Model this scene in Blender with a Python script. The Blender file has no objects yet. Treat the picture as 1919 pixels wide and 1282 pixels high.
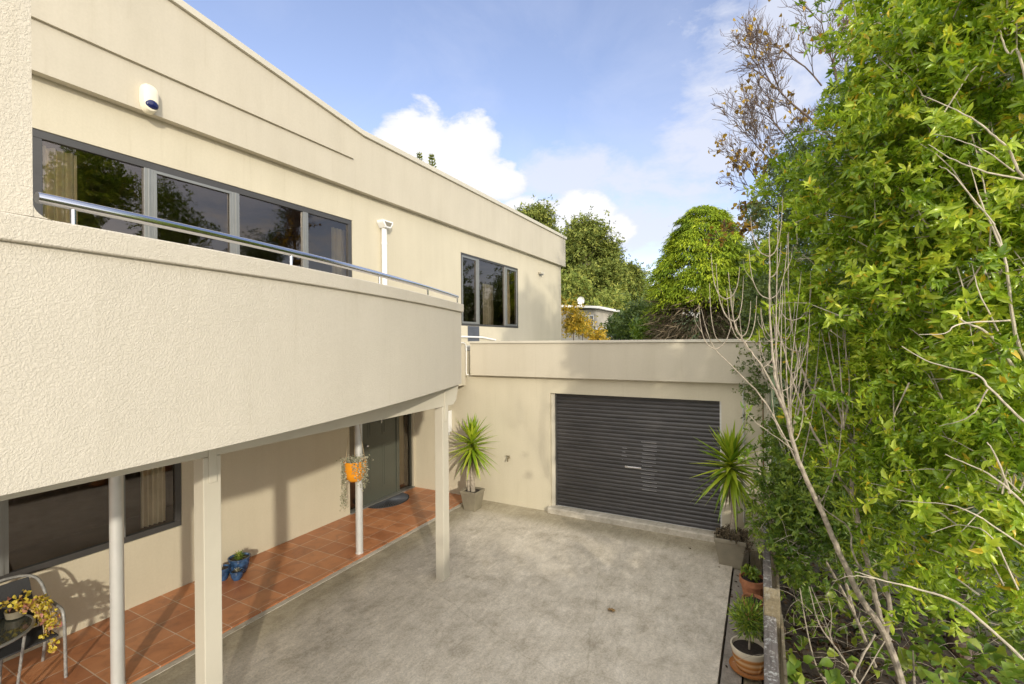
import bpy, math, random
import numpy as np
from mathutils import Vector, Matrix
random.seed(7); RNG = np.random.default_rng(11)
PI = math.pi
scene = bpy.context.scene
col = scene.collection
# ---------------------------------------------------------------- camera model
FPX = 887.45; H = 3.1
_y, _p, _r = [math.radians(a) for a in (27.82, .1085, -.464)]
Rz = np.array([[math.cos(_r), -math.sin(_r), 0], [math.sin(_r), math.cos(_r), 0], [0, 0, 1]])
Rx = np.array([[1, 0, 0], [0, math.cos(_p), -math.sin(_p)], [0, math.sin(_p), math.cos(_p)]])
W = np.array([[math.cos(_y), 0, -math.sin(_y)], [math.sin(_y), 0, math.cos(_y)], [0, -1, 0]]).T
A = Rz @ Rx @ W
def ray(px, py): return A.T @ np.array([(px-959.5)/FPX, (py-641)/FPX, 1.0])
def onZ(px, py, z): d = ray(px, py); return d*((z-H)/d[2]) + [0, 0, H]
def onX(px, py, x): d = ray(px, py); return d*(x/d[0]) + [0, 0, H]
def onY(px, py, y): d = ray(px, py); return d*(y/d[1]) + [0, 0, H]
def at(px, py, D): return ray(px, py)*D + [0, 0, H]
cam = bpy.data.cameras.new('camera'); camo = bpy.data.objects.new('camera', cam); col.objects.link(camo)
cam.sensor_width = 36; cam.lens = FPX/1919*36; cam.clip_end = 3000; cam.clip_start = .05
Rm = Matrix([[A[0][0], -A[1][0], -A[2][0]], [A[0][1], -A[1][1], -A[2][1]], [A[0][2], -A[1][2], -A[2][2]]])
camo.matrix_world = Matrix.Translation((0, 0, H)) @ Rm.to_4x4()
scene.camera = camo

# ---------------------------------------------------------------- materials
MATS = {}
def newmat(name):
    m = bpy.data.materials.new(name); m.use_nodes = True
    nt = m.node_tree; b = nt.nodes['Principled BSDF']; MATS[name] = m
    return m, nt, b
def N(nt, t, **kw):
    n = nt.nodes.new(t)
    for k, v in kw.items():
        if k.startswith('_'): setattr(n, k[1:], v)
        else: n.inputs[k.replace('__', ' ')].default_value = v
    return n
def L(nt, a, b): nt.links.new(a, b)
def coords(nt, scale=(1, 1, 1), space='Object'):
    tc = N(nt, 'ShaderNodeTexCoord'); mp = N(nt, 'ShaderNodeMapping'); mp.inputs['Scale'].default_value = scale
    L(nt, tc.outputs[space], mp.inputs['Vector']); return mp.outputs['Vector']
def noise(nt, vec, scale, detail=4, rough=.55, dist=0):
    n = N(nt, 'ShaderNodeTexNoise'); n.inputs['Scale'].default_value = scale; n.inputs['Detail'].default_value = detail
    n.inputs['Roughness'].default_value = rough; n.inputs['Distortion'].default_value = dist
    L(nt, vec, n.inputs['Vector']); return n.outputs['Fac']
def ramp(nt, fac, stops):
    r = N(nt, 'ShaderNodeValToRGB'); e = r.color_ramp.elements
    while len(e) < len(stops): e.new(.5)
    for i, (p, c) in enumerate(stops):
        e[i].position = p; e[i].color = (*c, 1) if len(c) == 3 else c
    L(nt, fac, r.inputs['Fac']); return r.outputs['Color']
def mix(nt, fac, a, b, mode='MIX'):
    m = N(nt, 'ShaderNodeMix', _data_type='RGBA', _blend_type=mode)
    for s, v in ((0, fac), (6, a), (7, b)):
        if hasattr(v, 'links') or hasattr(v, 'is_linked'): L(nt, v, m.inputs[s])
        else: m.inputs[s].default_value = v if s == 0 else (*v, 1)
    return m.outputs[2]
def bump(nt, b, h, strength=.3, dist=.01, prev=None):
    n = N(nt, 'ShaderNodeBump'); n.inputs['Strength'].default_value = strength; n.inputs['Distance'].default_value = dist
    L(nt, h, n.inputs['Height'])
    if prev: L(nt, prev, n.inputs['Normal'])
    L(nt, n.outputs['Normal'], b.inputs['Normal']); return n.outputs['Normal']
def mathn(nt, op, a, b=None, c=None, clamp=False):
    m = N(nt, 'ShaderNodeMath', _operation=op, _use_clamp=clamp)
    for i, v in enumerate((a, b, c)):
        if v is None: continue
        if isinstance(v, (int, float)): m.inputs[i].default_value = v
        else: L(nt, v, m.inputs[i])
    return m.outputs[0]
def c_(v): return (v[0], v[1], v[2], 1)

def simple(name, c, rough=.6, metal=0, var=.12, vscale=6, bs=0, bscale=60, spec=.5):
    m, nt, b = newmat(name); v = coords(nt)
    n = noise(nt, v, vscale, 5)
    lo = tuple(x*(1-var) for x in c); hi = tuple(min(1, x*(1+var)) for x in c)
    L(nt, ramp(nt, n, [(.3, lo), (.7, hi)]), b.inputs['Base Color'])
    b.inputs['Roughness'].default_value = rough; b.inputs['Metallic'].default_value = metal
    b.inputs['Specular IOR Level'].default_value = spec
    if bs: bump(nt, b, noise(nt, v, bscale, 3), bs, .004)
    return m

CREAM = (.69, .61, .45)
def plaster(name, c, wscale, strength, dist, streak=.06):
    m, nt, b = newmat(name); v = coords(nt)
    n1 = noise(nt, v, .9, 5); n2 = noise(nt, coords(nt, (3.2, 3.2, .35)), 1.2, 6, .6); n3 = noise(nt, v, 40, 3)
    c1 = ramp(nt, n1, [(.3, tuple(x*.95 for x in c)), (.7, tuple(x*1.03 for x in c))])
    c2 = mix(nt, 1.0, c1, ramp(nt, n2, [(.25, (1-streak*1.4, 1-streak*1.5, 1-streak*1.8)), (.6, (1, 1, 1))]), 'MULTIPLY')
    ns = noise(nt, coords(nt, (9, 9, .5)), 1.6, 5, .6); c2 = mix(nt, 1.0, c2, ramp(nt, ns, [(.28, (.955, .95, .935)), (.42, (1, 1, 1))]), 'MULTIPLY')
    c3 = mix(nt, 1.0, c2, ramp(nt, n3, [(.3, (.97, .97, .96)), (.7, (1.02, 1.02, 1.02))]), 'MULTIPLY')
    L(nt, c3, b.inputs['Base Color']); b.inputs['Roughness'].default_value = .62
    b.inputs['Specular IOR Level'].default_value = .35
    dn = noise(nt, v, wscale, 3, .55, .7)
    blob = ramp(nt, dn, [(.40, (0, 0, 0)), (.60, (1, 1, 1))])
    fine = noise(nt, v, wscale*3.2, 2)
    hsum = mathn(nt, 'MULTIPLY_ADD', fine, .25, blob)
    nn = bump(nt, b, hsum, strength, dist)
    big = noise(nt, v, 2.2, 3); bump(nt, b, big, .12, .05, nn)
    return m
M_coarse = plaster('textured_plaster', (.58, .535, .44), 100, .52, .003, .03)
M_wall = plaster('painted_plaster', (.56, .51, .385), 70, .16, .002, .035)
M_smooth = plaster('painted_board', (.52, .475, .375), 60, .10, .0015, .045)
M_trim = simple('painted_timber', (.54, .505, .41), .5, var=.05, vscale=2, bs=.15, bscale=30)
M_frame = simple('bronze_aluminium', (.075, .073, .07), .38, .3, .06)
M_mull = simple('grey_aluminium', (.27, .275, .26), .35, .5, .05)
M_white = simple('white_plastic', (.78, .78, .76), .35, var=.03)
M_galv = simple('galvanised_steel', (.60, .60, .57), .42, .3, .06, 5, .05, 20)
M_room = simple('room_lining', (.17, .115, .075), .8, var=.3, vscale=1.5)
M_doorg = simple('green_grey_paint', (.075, .08, .062), .35, var=.06, vscale=3)
M_black = simple('black_rubber', (.03, .03, .032), .7, var=.2, vscale=30, bs=.4, bscale=200)
M_sling = simple('dark_mesh_fabric', (.035, .036, .038), .75, var=.15, vscale=90, bs=.3, bscale=250)
M_chairm = simple('worn_white_metal', (.30, .30, .285), .45, .2, .3, 30)
M_rope = simple('jute_cord', (.42, .33, .2), .9, var=.2, vscale=60)
M_orange = simple('orange_glaze', (.78, .30, .015), .22, var=.1, vscale=9)
M_blue = simple('blue_glaze', (.03, .07, .15), .15, var=.7, vscale=14)
M_terra = simple('terracotta', (.36, .15, .07), .8, var=.25, vscale=18, bs=.2)
M_planter = simple('stone_planter', (.22, .195, .14), .4, var=.18, vscale=5, bs=.3, bscale=25)
M_soil = simple('potting_soil', (.035, .026, .02), .95, var=.4, vscale=60, bs=.8, bscale=90)
M_bark = simple('grey_bark', (.33, .285, .22), .8, var=.4, vscale=25, bs=.5, bscale=60)
M_twig = simple('pale_twig', (.46, .41, .31), .75, var=.3, vscale=20)
M_dbark = simple('dark_bark', (.10, .075, .055), .85, var=.35, vscale=12, bs=.5, bscale=30)
M_black_g = simple('dark_vent_metal', (.09, .10, .12), .5, var=.1)
M_tail = simple('far_white_paint', (.75, .74, .7), .6, var=.06)
M_farwall = simple('far_weatherboard', (.36, .33, .27), .7, var=.15, vscale=1)
M_farglass = simple('far_window_glass', (.05, .06, .07), .1, var=.2)
M_lens = simple('blue_siren_lens', (.01, .015, .08), .08, var=.1)
M_sensor = simple('aged_cream_plastic', (.78, .72, .56), .4, var=.04)

def m_steel():
    m, nt, b = newmat('polished_steel'); b.inputs['Base Color'].default_value = (.72, .72, .74, 1)
    b.inputs['Metallic'].default_value = 1; b.inputs['Roughness'].default_value = .14
    v = coords(nt, (60, 2, 60)); bump(nt, b, noise(nt, v, 3, 2), .03, .002); return m
M_steel = m_steel()

def m_curtain():
    m, nt, b = newmat('curtain_cloth'); v = coords(nt)
    L(nt, ramp(nt, noise(nt, v, 3, 3), [(.3, (.70, .58, .36)), (.7, (.84, .72, .50))]), b.inputs['Base Color'])
    b.inputs['Roughness'].default_value = .9; return m
M_curt = m_curtain()

def m_glass():
    m, nt, b = newmat('window_glass'); nt.nodes.remove(b)
    out = nt.nodes['Material Output']
    tr = N(nt, 'ShaderNodeBsdfTransparent'); tr.inputs['Color'].default_value = (.96, .96, .93, 1)
    gl = N(nt, 'ShaderNodeBsdfGlossy'); gl.inputs['Roughness'].default_value = .0; gl.inputs['Color'].default_value = (1, .88, .78, 1)
    v = coords(nt); bp = N(nt, 'ShaderNodeBump'); bp.inputs['Strength'].default_value = .05; bp.inputs['Distance'].default_value = .01
    L(nt, noise(nt, v, 1.6, 1), bp.inputs['Height']); L(nt, bp.outputs['Normal'], gl.inputs['Normal'])
    fr = N(nt, 'ShaderNodeFresnel'); fr.inputs['IOR'].default_value = 2.05
    mx = N(nt, 'ShaderNodeMixShader'); L(nt, fr.outputs[0], mx.inputs[0]); L(nt, tr.outputs[0], mx.inputs[1]); L(nt, gl.outputs[0], mx.inputs[2])
    L(nt, mx.outputs[0], out.inputs['Surface']); return m
M_glass = m_glass()

def m_tiles():
    m, nt, b = newmat('terracotta_tiles'); v = coords(nt)
    br = N(nt, 'ShaderNodeTexBrick'); br.offset = 0; br.squash = 1
    br.inputs['Scale'].default_value = 1; br.inputs['Brick Width'].default_value = .345; br.inputs['Row Height'].default_value = .345
    br.inputs['Mortar Size'].default_value = .0065; br.inputs['Mortar Smooth'].default_value = .3; br.inputs['Bias'].default_value = 0
    br.inputs['Color1'].default_value = (.40, .155, .065, 1); br.inputs['Color2'].default_value = (.56, .245, .105, 1); br.inputs['Mortar'].default_value = (.58, .41, .29, 1)
    L(nt, v, br.inputs['Vector'])
    n = noise(nt, v, 5, 6, .65, .8)
    c = mix(nt, 1, br.outputs['Color'], ramp(nt, n, [(.25, (.62, .56, .54)), (.5, (1, 1, 1)), (.75, (1.15, 1.28, 1.45))]), 'MULTIPLY')
    n2 = noise(nt, coords(nt, (1, 1, 1)), 1.3, 4)
    c = mix(nt, 1, c, ramp(nt, n2, [(.3, (.85, .82, .8)), (.7, (1.05, 1.05, 1.05))]), 'MULTIPLY')
    L(nt, c, b.inputs['Base Color'])
    L(nt, ramp(nt, n, [(.3, (.28,)*3), (.7, (.5,)*3)]), b.inputs['Roughness'])
    nn = bump(nt, b, mathn(nt, 'SUBTRACT', 1, br.outputs['Fac']), .5, .003); bump(nt, b, noise(nt, v, 30, 3), .08, .004, nn)
    return m
M_tiles = m_tiles()

def m_concrete(name, base, aggregate=True, stain=True):
    m, nt, b = newmat(name); v = coords(nt)
    n1 = noise(nt, v, .55, 8, .62, .6); n2 = noise(nt, v, 3.1, 7, .68, .3); n3 = noise(nt, v, 95, 3, .7); n4 = noise(nt, coords(nt, (1, .35, 1)), 13, 7, .75, .5)
    c = ramp(nt, n1, [(.30, tuple(x*.80 for x in base)), (.45, tuple(x*.93 for x in base)), (.62, base), (.8, tuple(x*1.15 for x in base))])
    c = mix(nt, 1, c, ramp(nt, n2, [(.30, (.70, .68, .64)), (.44, (.95, .94, .92)), (.62, (1.10, 1.10, 1.10)), (.72, (1.25, 1.25, 1.27))]), 'MULTIPLY')
    c = mix(nt, 1, c, ramp(nt, n4, [(.3, (.76, .75, .72)), (.55, (1.02, 1.02, 1.02)), (.72, (1.16, 1.16, 1.16))]), 'MULTIPLY')
    if aggregate:
        vo = N(nt, 'ShaderNodeTexVoronoi'); vo.inputs['Scale'].default_value = 75; L(nt, v, vo.inputs['Vector'])
        sp = N(nt, 'ShaderNodeSeparateColor'); L(nt, vo.outputs['Color'], sp.inputs[0])
        c = mix(nt, 1, c, ramp(nt, sp.outputs[0], [(.0, (.86, .86, .85)), (.5, (1, 1, 1)), (1, (1.12, 1.11, 1.09))]), 'MULTIPLY')
    c = mix(nt, 1, c, ramp(nt, n3, [(.3, (.92,)*3), (.7, (1.06,)*3)]), 'MULTIPLY')
    if stain:
        n5 = noise(nt, v, .42, 5, .5, .4); c = mix(nt, ramp(nt, n5, [(.54, (0, 0, 0)), (.66, (.30, .30, .30))]), c, tuple(min(1, x*1.35) for x in base))
        sp2 = noise(nt, v, 26, 2, .5); c = mix(nt, ramp(nt, sp2, [(.71, (0, 0, 0)), (.76, (.5, .5, .5))]), c, tuple(x*.45 for x in base))
        ve = N(nt, 'ShaderNodeTexVoronoi', _feature='DISTANCE_TO_EDGE'); ve.inputs['Scale'].default_value = .42
        wv = N(nt, 'ShaderNodeMixRGB'); wv.inputs[0].default_value = .12; L(nt, v, wv.inputs[1]); nc_ = N(nt, 'ShaderNodeTexNoise'); nc_.inputs['Scale'].default_value = 2.5; nc_.inputs['Detail'].default_value = 6; L(nt, v, nc_.inputs['Vector']); L(nt, nc_.outputs['Color'], wv.inputs[2]); L(nt, wv.outputs[0], ve.inputs['Vector'])
        c = mix(nt, 1, c, ramp(nt, ve.outputs['Distance'], [(.0, (.86, .86, .84)), (.0035, (1, 1, 1))]), 'MULTIPLY')
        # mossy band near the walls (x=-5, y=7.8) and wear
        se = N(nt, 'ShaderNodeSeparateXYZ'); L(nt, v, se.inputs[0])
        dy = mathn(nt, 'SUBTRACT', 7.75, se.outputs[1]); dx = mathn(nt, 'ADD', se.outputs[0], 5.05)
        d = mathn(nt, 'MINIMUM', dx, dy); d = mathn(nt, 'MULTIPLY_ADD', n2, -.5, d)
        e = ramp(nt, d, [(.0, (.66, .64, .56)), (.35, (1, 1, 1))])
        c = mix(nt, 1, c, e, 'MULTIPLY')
    L(nt, c, b.inputs['Base Color']); b.inputs['Roughness'].default_value = .85; b.inputs['Specular IOR Level'].default_value = .3
    bump(nt, b, mathn(nt, 'ADD', n3, mathn(nt, 'MULTIPLY', n2, .6)), .35, .006)
    return m
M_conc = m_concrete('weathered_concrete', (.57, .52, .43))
M_conc2 = m_concrete('dark_paving', (.27, .24, .20), True, False)
M_kerb = m_concrete('pale_kerb_concrete', (.52, .48, .40), False, False)

def m_oldwood(name, base, lichen=.5):
    m, nt, b = newmat(name); v = coords(nt, (14, 1.2, 14))
    g = noise(nt, v, 3, 6, .7); li = noise(nt, coords(nt), 32, 6, .75); li2 = noise(nt, coords(nt), 5, 3)
    c = ramp(nt, g, [(.3, tuple(x*.55 for x in base)), (.7, tuple(x*1.2 for x in base))])
    f = mathn(nt, 'ADD', mathn(nt, 'MULTIPLY', li2, .45), mathn(nt, 'MULTIPLY', li, .75))
    mask = ramp(nt, f, [(.62, (0, 0, 0)), (.72, (lichen,)*3)])
    c = mix(nt, mask, c, (.50, .50, .46)); L(nt, c, b.inputs['Base Color'])
    b.inputs['Roughness'].default_value = .9; bump(nt, b, g, .6, .006); return m
M_old = m_oldwood('lichened_timber', (.15, .13, .115), .85)
M_old2 = m_oldwood('weathered_timber', (.20, .165, .10), .25)

def m_door():
    m, nt, b = newmat('charcoal_roller_steel'); v = coords(nt)
    n = noise(nt, coords(nt, (1, 1, 4)), 2.5, 6, .6); n2 = noise(nt, coords(nt, (.25, 1, 14.6)), 1.0, 2)
    c = ramp(nt, n, [(.3, (.040, .038, .038)), (.7, (.066, .062, .060))])
    c = mix(nt, 1, c, ramp(nt, n2, [(.3, (.78,)*3), (.7, (1.25,)*3)]), 'MULTIPLY')
    # sun glints around the lock are pale strips laid on the ridges
    L(nt, c, b.inputs['Base Color']); b.inputs['Roughness'].default_value = .42; b.inputs['Metallic'].default_value = .15
    return m
M_roller = m_door()
M_glint = simple('painted_glint', (.55, .56, .58), .3, .6, .1)

def leafmat(name, dark, mid, light, trans=.35, rough=.35, spec=.5, yellow=None, yamt=.03):
    m, nt, b = newmat(name)
    at_ = N(nt, 'ShaderNodeAttribute', _attribute_name='tone')
    stops = [(0, dark), (.5, mid), (.93-yamt, light)]
    if yellow: stops += [(.985-yamt, light), (1.0, yellow)]
    else: stops += [(1.0, light)]
    c = ramp(nt, at_.outputs['Fac'], stops)
    v = coords(nt); c = mix(nt, 1, c, ramp(nt, noise(nt, v, 1.7, 3), [(.3, (.82, .86, .8)), (.7, (1.12, 1.08, 1.05))]), 'MULTIPLY')
    L(nt, c, b.inputs['Base Color']); b.inputs['Roughness'].default_value = rough; b.inputs['Specular IOR Level'].default_value = spec
    tl = N(nt, 'ShaderNodeBsdfTranslucent')
    cc = mix(nt, 1, c, (1.25, 1.15, .55), 'MULTIPLY'); L(nt, cc, tl.inputs['Color'])
    mx = N(nt, 'ShaderNodeMixShader'); mx.inputs[0].default_value = trans
    L(nt, b.outputs[0], mx.inputs[1]); L(nt, tl.outputs[0], mx.inputs[2]); L(nt, mx.outputs[0], nt.nodes['Material Output'].inputs['Surface'])
    return m
M_leafA = leafmat('bright_leaf', (.13, .24, .018), (.33, .48, .045), (.60, .70, .09), .45, .26, .5, (.66, .50, .05), .03)
M_leafB = leafmat('dark_leaf', (.055, .10, .025), (.11, .17, .04), (.20, .25, .06), .3, .45)
M_leafC = leafmat('mid_leaf', (.075, .15, .022), (.17, .27, .035), (.32, .40, .055), .38, .35)
M_leafY = leafmat('autumn_leaf', (.16, .10, .02), (.38, .24, .03), (.55, .36, .04), .35, .6)
M_leafG = leafmat('gold_leaf', (.14, .20, .03), (.45, .32, .03), (.75, .50, .04), .3, .6)
M_conif = leafmat('golden_conifer_spray', (.09, .15, .015), (.24, .34, .022), (.48, .56, .04), .25, .7, .2)
M_pine = leafmat('pine_needles', (.07, .11, .025), (.17, .21, .045), (.34, .36, .08), .15, .7, .2)
M_hillA = leafmat('hill_leaf', (.10, .16, .035), (.22, .27, .06), (.40, .40, .09), .2, .7, .2)
M_hillP = leafmat('pale_hill_leaf', (.13, .17, .10), (.22, .26, .15), (.32, .35, .22), .2, .7, .2)
M_yucca = leafmat('yucca_blade', (.14, .26, .018), (.28, .40, .025), (.46, .54, .05), .25, .3)
M_succ = leafmat('succulent_leaf', (.08, .16, .03), (.18, .28, .05), (.40, .42, .10), .2, .4)
M_trail = leafmat('silver_trail_leaf', (.20, .22, .14), (.38, .38, .28), (.60, .56, .46), .2, .5)
M_pinky = leafmat('yellow_pink_leaf', (.55, .22, .22), (.60, .48, .06), (.75, .62, .08), .25, .45)
M_dry = leafmat('dry_stem', (.07, .055, .035), (.14, .11, .075), (.25, .20, .14), .1, .9, .1)
M_litter = leafmat('leaf_litter', (.02, .014, .008), (.05, .032, .02), (.11, .07, .04), .1, .9, .1)

# ---------------------------------------------------------------- objects
ORG = {}
def root(name, loc, label, cat, group=None):
    o = bpy.data.objects.new(name, None); o.empty_display_size = .1; col.objects.link(o)
    o.location = loc; o['label'] = label; o['category'] = cat
    if group: o['group'] = group
    ORG[o.name] = np.array(loc, float); return o
def _link(name, me, mat, parent, label=None):
    o = bpy.data.objects.new(name, me); col.objects.link(o)
    if isinstance(mat, (list, tuple)):
        for m in mat: me.materials.append(m)
    elif mat: me.materials.append(mat)
    if parent is not None:
        o.parent = parent; ORG[o.name] = ORG[parent.name]
    else: ORG[o.name] = np.zeros(3)
    if label: o['label'] = label
    return o
def tag(o, label, cat, group=None):
    o['label'] = label; o['category'] = cat
    if group: o['group'] = group
    return o
class MB:
    def __init__(s): s.v = []; s.f = []; s.mi = []
    def add(s, vs, fs, mi=0):
        k = len(s.v); s.v += [tuple(map(float, p)) for p in vs]; s.f += [tuple(i+k for i in f) for f in fs]; s.mi += [mi]*len(fs); return s
    def box(s, x0, y0, z0, x1, y1, z1, mi=0):
        if x0 > x1: x0, x1 = x1, x0
        if y0 > y1: y0, y1 = y1, y0
        if z0 > z1: z0, z1 = z1, z0
        v = [(x0,y0,z0),(x1,y0,z0),(x1,y1,z0),(x0,y1,z0),(x0,y0,z1),(x1,y0,z1),(x1,y1,z1),(x0,y1,z1)]
        return s.add(v, [(0,3,2,1),(4,5,6,7),(0,1,5,4),(1,2,6,5),(2,3,7,6),(3,0,4,7)], mi)
    def prism(s, poly, axis, a, b):
        """poly 2D list extruded along axis from a to b"""
        n = len(poly)
        def p3(u, v, w): return {'x': (w, u, v), 'y': (u, w, v), 'z': (u, v, w)}[axis]
        vs = [p3(u, v, a) for u, v in poly] + [p3(u, v, b) for u, v in poly]
        fs = [tuple(range(n)), tuple(range(2*n-1, n-1, -1))] + [(i, i+n, (i+1) % n+n, (i+1) % n) for i in range(n)]
        return s.add(vs, fs)
    def tube(s, pts, r, n=8, cap=True):
        pts = [Vector(p) for p in pts]; m = len(pts)
        rs = r if isinstance(r, (list, tuple)) else [r]*m
        vs = []; prev = None
        for i, p in enumerate(pts):
            t = (pts[min(i+1, m-1)]-pts[max(i-1, 0)])
            if t.length < 1e-9: t = Vector((0, 0, 1))
            t.normalize()
            if prev is None:
                u = t.orthogonal().normalized()
            else:
                u = (prev - t*prev.dot(t))
                u = u.normalized() if u.length > 1e-6 else t.orthogonal().normalized()
            prev = u; w = t.cross(u)
            for k in range(n):
                a = 2*PI*k/n; vs.append(p+(u*math.cos(a)+w*math.sin(a))*rs[i])
        fs = [(i*n+k, i*n+(k+1) % n, (i+1)*n+(k+1) % n, (i+1)*n+k) for i in range(m-1) for k in range(n)]
        if cap: fs += [tuple(range(n-1, -1, -1)), tuple((m-1)*n+k for k in range(n))]
        return s.add(vs, fs)
    def lathe(s, prof, c, n=28, sq=False, rot=0):
        vs = []; m = len(prof)
        for r, z in prof:
            for k in range(n):
                a = 2*PI*k/n+rot
                if sq:
                    q = 1/max(abs(math.cos(a)), abs(math.sin(a))); q = min(q, 1.36)
                else: q = 1
                vs.append((c[0]+r*q*math.cos(a), c[1]+r*q*math.sin(a), c[2]+z))
        fs = [(i*n+k, i*n+(k+1) % n, (i+1)*n+(k+1) % n, (i+1)*n+k) for i in range(m-1) for k in range(n)]
        fs += [tuple(range(n-1, -1, -1)), tuple((m-1)*n+k for k in range(n))]
        return s.add(vs, fs)
    def build(s, name, mat, parent=None, smooth=False, bev=0, label=None):
        o0 = ORG[parent.name] if parent is not None else np.zeros(3)
        me = bpy.data.meshes.new(name)
        me.from_pydata([(v[0]-o0[0], v[1]-o0[1], v[2]-o0[2]) for v in s.v], [], s.f)
        if any(s.mi): me.polygons.foreach_set('material_index', s.mi)
        o = _link(name, me, mat, parent, label)
        if smooth:
            me.polygons.foreach_set('use_smooth', [True]*len(s.f)); 
            try: me.set_sharp_from_angle(angle=math.radians(40))
            except Exception: pass
        if bev:
            b = o.modifiers.new('bevel', 'BEVEL'); b.width = bev; b.segments = 2; b.limit_method = 'ANGLE'
        me.update(); return o

def fastmesh(name, V, F, tone, mat, parent, kind=None):
    """V (n,3), F (m,k) equal sized faces"""
    o0 = ORG[parent.name] if parent is not None else np.zeros(3)
    V = np.asarray(V, np.float32) - np.asarray(o0, np.float32); F = np.asarray(F, np.int32)
    me = bpy.data.meshes.new(name); me.vertices.add(len(V)); me.vertices.foreach_set('co', V.ravel())
    k = F.shape[1]; me.loops.add(F.size); me.loops.foreach_set('vertex_index', F.ravel())
    me.polygons.add(len(F)); me.polygons.foreach_set('loop_start', np.arange(0, F.size, k, dtype=np.int32))
    me.polygons.foreach_set('loop_total', np.full(len(F), k, np.int32)); me.update(calc_edges=True)
    a = me.attributes.new('tone', 'FLOAT', 'POINT'); a.data.foreach_set('value', np.asarray(tone, np.float32))
    return _link(name, me, mat, parent)

def nrm(a): return a/np.maximum(np.linalg.norm(a, axis=-1, keepdims=True), 1e-9)
def rdir(n): return nrm(RNG.normal(size=(n, 3)))
def leaf_arrays(P, D, U, Ln, Wd, droop=.25, fold=.25, wave=.1):
    """leaves: base P, direction D, up-ish U, length, width -> verts,faces quads (two 'quads' rows of 3)"""
    n = len(P); S = nrm(np.cross(D, U)); Nn = np.cross(S, D)
    Ln = Ln[:, None]; Wd = Wd[:, None]
    w1 = RNG.normal(0, wave, (n, 1)); w2 = RNG.normal(0, wave, (n, 1))
    base = P
    m1 = P+D*Ln*.38+Nn*Ln*.03; l1 = m1+S*Wd*.5+Nn*Wd*(fold+w1); r1 = m1-S*Wd*.5+Nn*Wd*(fold-w1)
    m2 = P+D*Ln*.72-Nn*Ln*droop*.25; l2 = m2+S*Wd*.40+Nn*Wd*(fold+w2); r2 = m2-S*Wd*.40+Nn*Wd*(fold-w2)
    tip = P+D*Ln-Nn*Ln*droop*.7
    V = np.stack([base, l1, m1, r1, l2, m2, r2, tip], 1).reshape(-1, 3)
    q = np.array([[0, 1, 2, 2], [0, 2, 3, 3], [1, 4, 5, 2], [2, 5, 6, 3], [4, 7, 5, 5], [5, 7, 6, 6]])
    t = np.array([[0, 2, 1], [0, 3, 2], [1, 2, 5], [1, 5, 4], [2, 3, 6], [2, 6, 5], [4, 5, 7], [5, 6, 7]])
    F = (t[None]+(np.arange(n)*8)[:, None, None]).reshape(-1, 3)
    return V, F
def rhomb_arrays(P, D, U, Ln, Wd):
    n = len(P); S = nrm(np.cross(D, U)); Ln = Ln[:, None]; Wd = Wd[:, None]; Nn = np.cross(S, D)
    V = np.stack([P, P+D*Ln*.5+S*Wd*.5, P+D*Ln-Nn*Ln*.15, P+D*Ln*.5-S*Wd*.5+Nn*Wd*.2], 1).reshape(-1, 3)
    F = (np.array([[0, 1, 2], [0, 2, 3]])[None]+(np.arange(n)*4)[:, None, None]).reshape(-1, 3)
    return V, F
def blob_points(blobs, n, power=.45):
    r = np.array([b[1] if not isinstance(b[1], tuple) else max(b[1]) for b in blobs]); w = r**2.4; w = w/w.sum()
    idx = RNG.choice(len(blobs), n, p=w)
    C = np.array([b[0] for b in blobs])[idx]
    R = np.array([b[1] if isinstance(b[1], tuple) else (b[1],)*3 for b in blobs])[idx]
    d = rdir(n); rr = RNG.random((n, 1))**power
    lump = 1+.22*np.sin(d[:, :1]*7+idx[:, None])*np.sin(d[:, 1:2]*6+idx[:, None]*2)+.15*np.sin(d[:, 2:3]*9)
    return C+d*R*rr*lump, d, idx
def foliage(name, blobs, nros, per, L0, W0, mat, parent, spread=.9, kind='leaf', twigs=0, twigmat=None, droop=.25, power=.5, up=.25, cull=None, clumpk=0):
    P, d, idx = blob_points(blobs, nros, power)
    if clumpk:
        k = max(8, nros//clumpk); cs = P[:k]; ci = RNG.integers(0, k, nros); P = cs[ci]+RNG.normal(0, L0*1.8, (nros, 3))*np.array([1, 1, .7])
    if cull is not None:
        m = cull(P); P, d, idx = P[m], d[m], idx[m]; nros = len(P)
    ax = nrm(d*.7+np.array([0, 0, up])+RNG.normal(0, .35, (nros, 3)))
    Pl = np.repeat(P, per, 0); Al = np.repeat(ax, per, 0); n = len(Pl)
    rad = rdir(n); rad = nrm(rad-Al*(rad*Al).sum(1, keepdims=True))
    t = RNG.random((n, 1))
    D = nrm(Al*(.15+.6*t)+rad*spread+np.array([0, 0, -.12])); U = nrm(Al+RNG.normal(0, .3, (n, 3)))
    base = Pl+Al*(t-.5)*L0*.9+rad*L0*.05
    Ln = L0*(.6+.7*RNG.random(n)); Wd = W0*(.7+.6*RNG.random(n))
    rt = RNG.random(nros); tone = np.clip(np.repeat(rt, per)*.5+RNG.random(n)*.5, 0, 1)
    if kind == 'leaf': V, F = leaf_arrays(base, D, U, Ln, Wd, droop); tv = np.repeat(tone, 8)
    else: V, F = rhomb_arrays(base, D, U, Ln, Wd); tv = np.repeat(tone, 4)
    o = fastmesh(name, V, F, tv, mat, parent)
    if twigs:
        mb = MB(); C = np.array([b[0] for b in blobs])
        for i in RNG.choice(nros, min(twigs, nros), replace=False):
            c = C[idx[i]]; p = P[i]; a = p+(c-p)*.75; mid = (p+a)/2+RNG.normal(0, .03, 3)+np.array([0, 0, -.02])
            mb.tube([a, mid, p+ax[i]*.03], [L0*.05, L0*.035, L0*.018], 4, False)
        mb.build('twigs', twigmat, parent, True)
    return o
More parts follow.
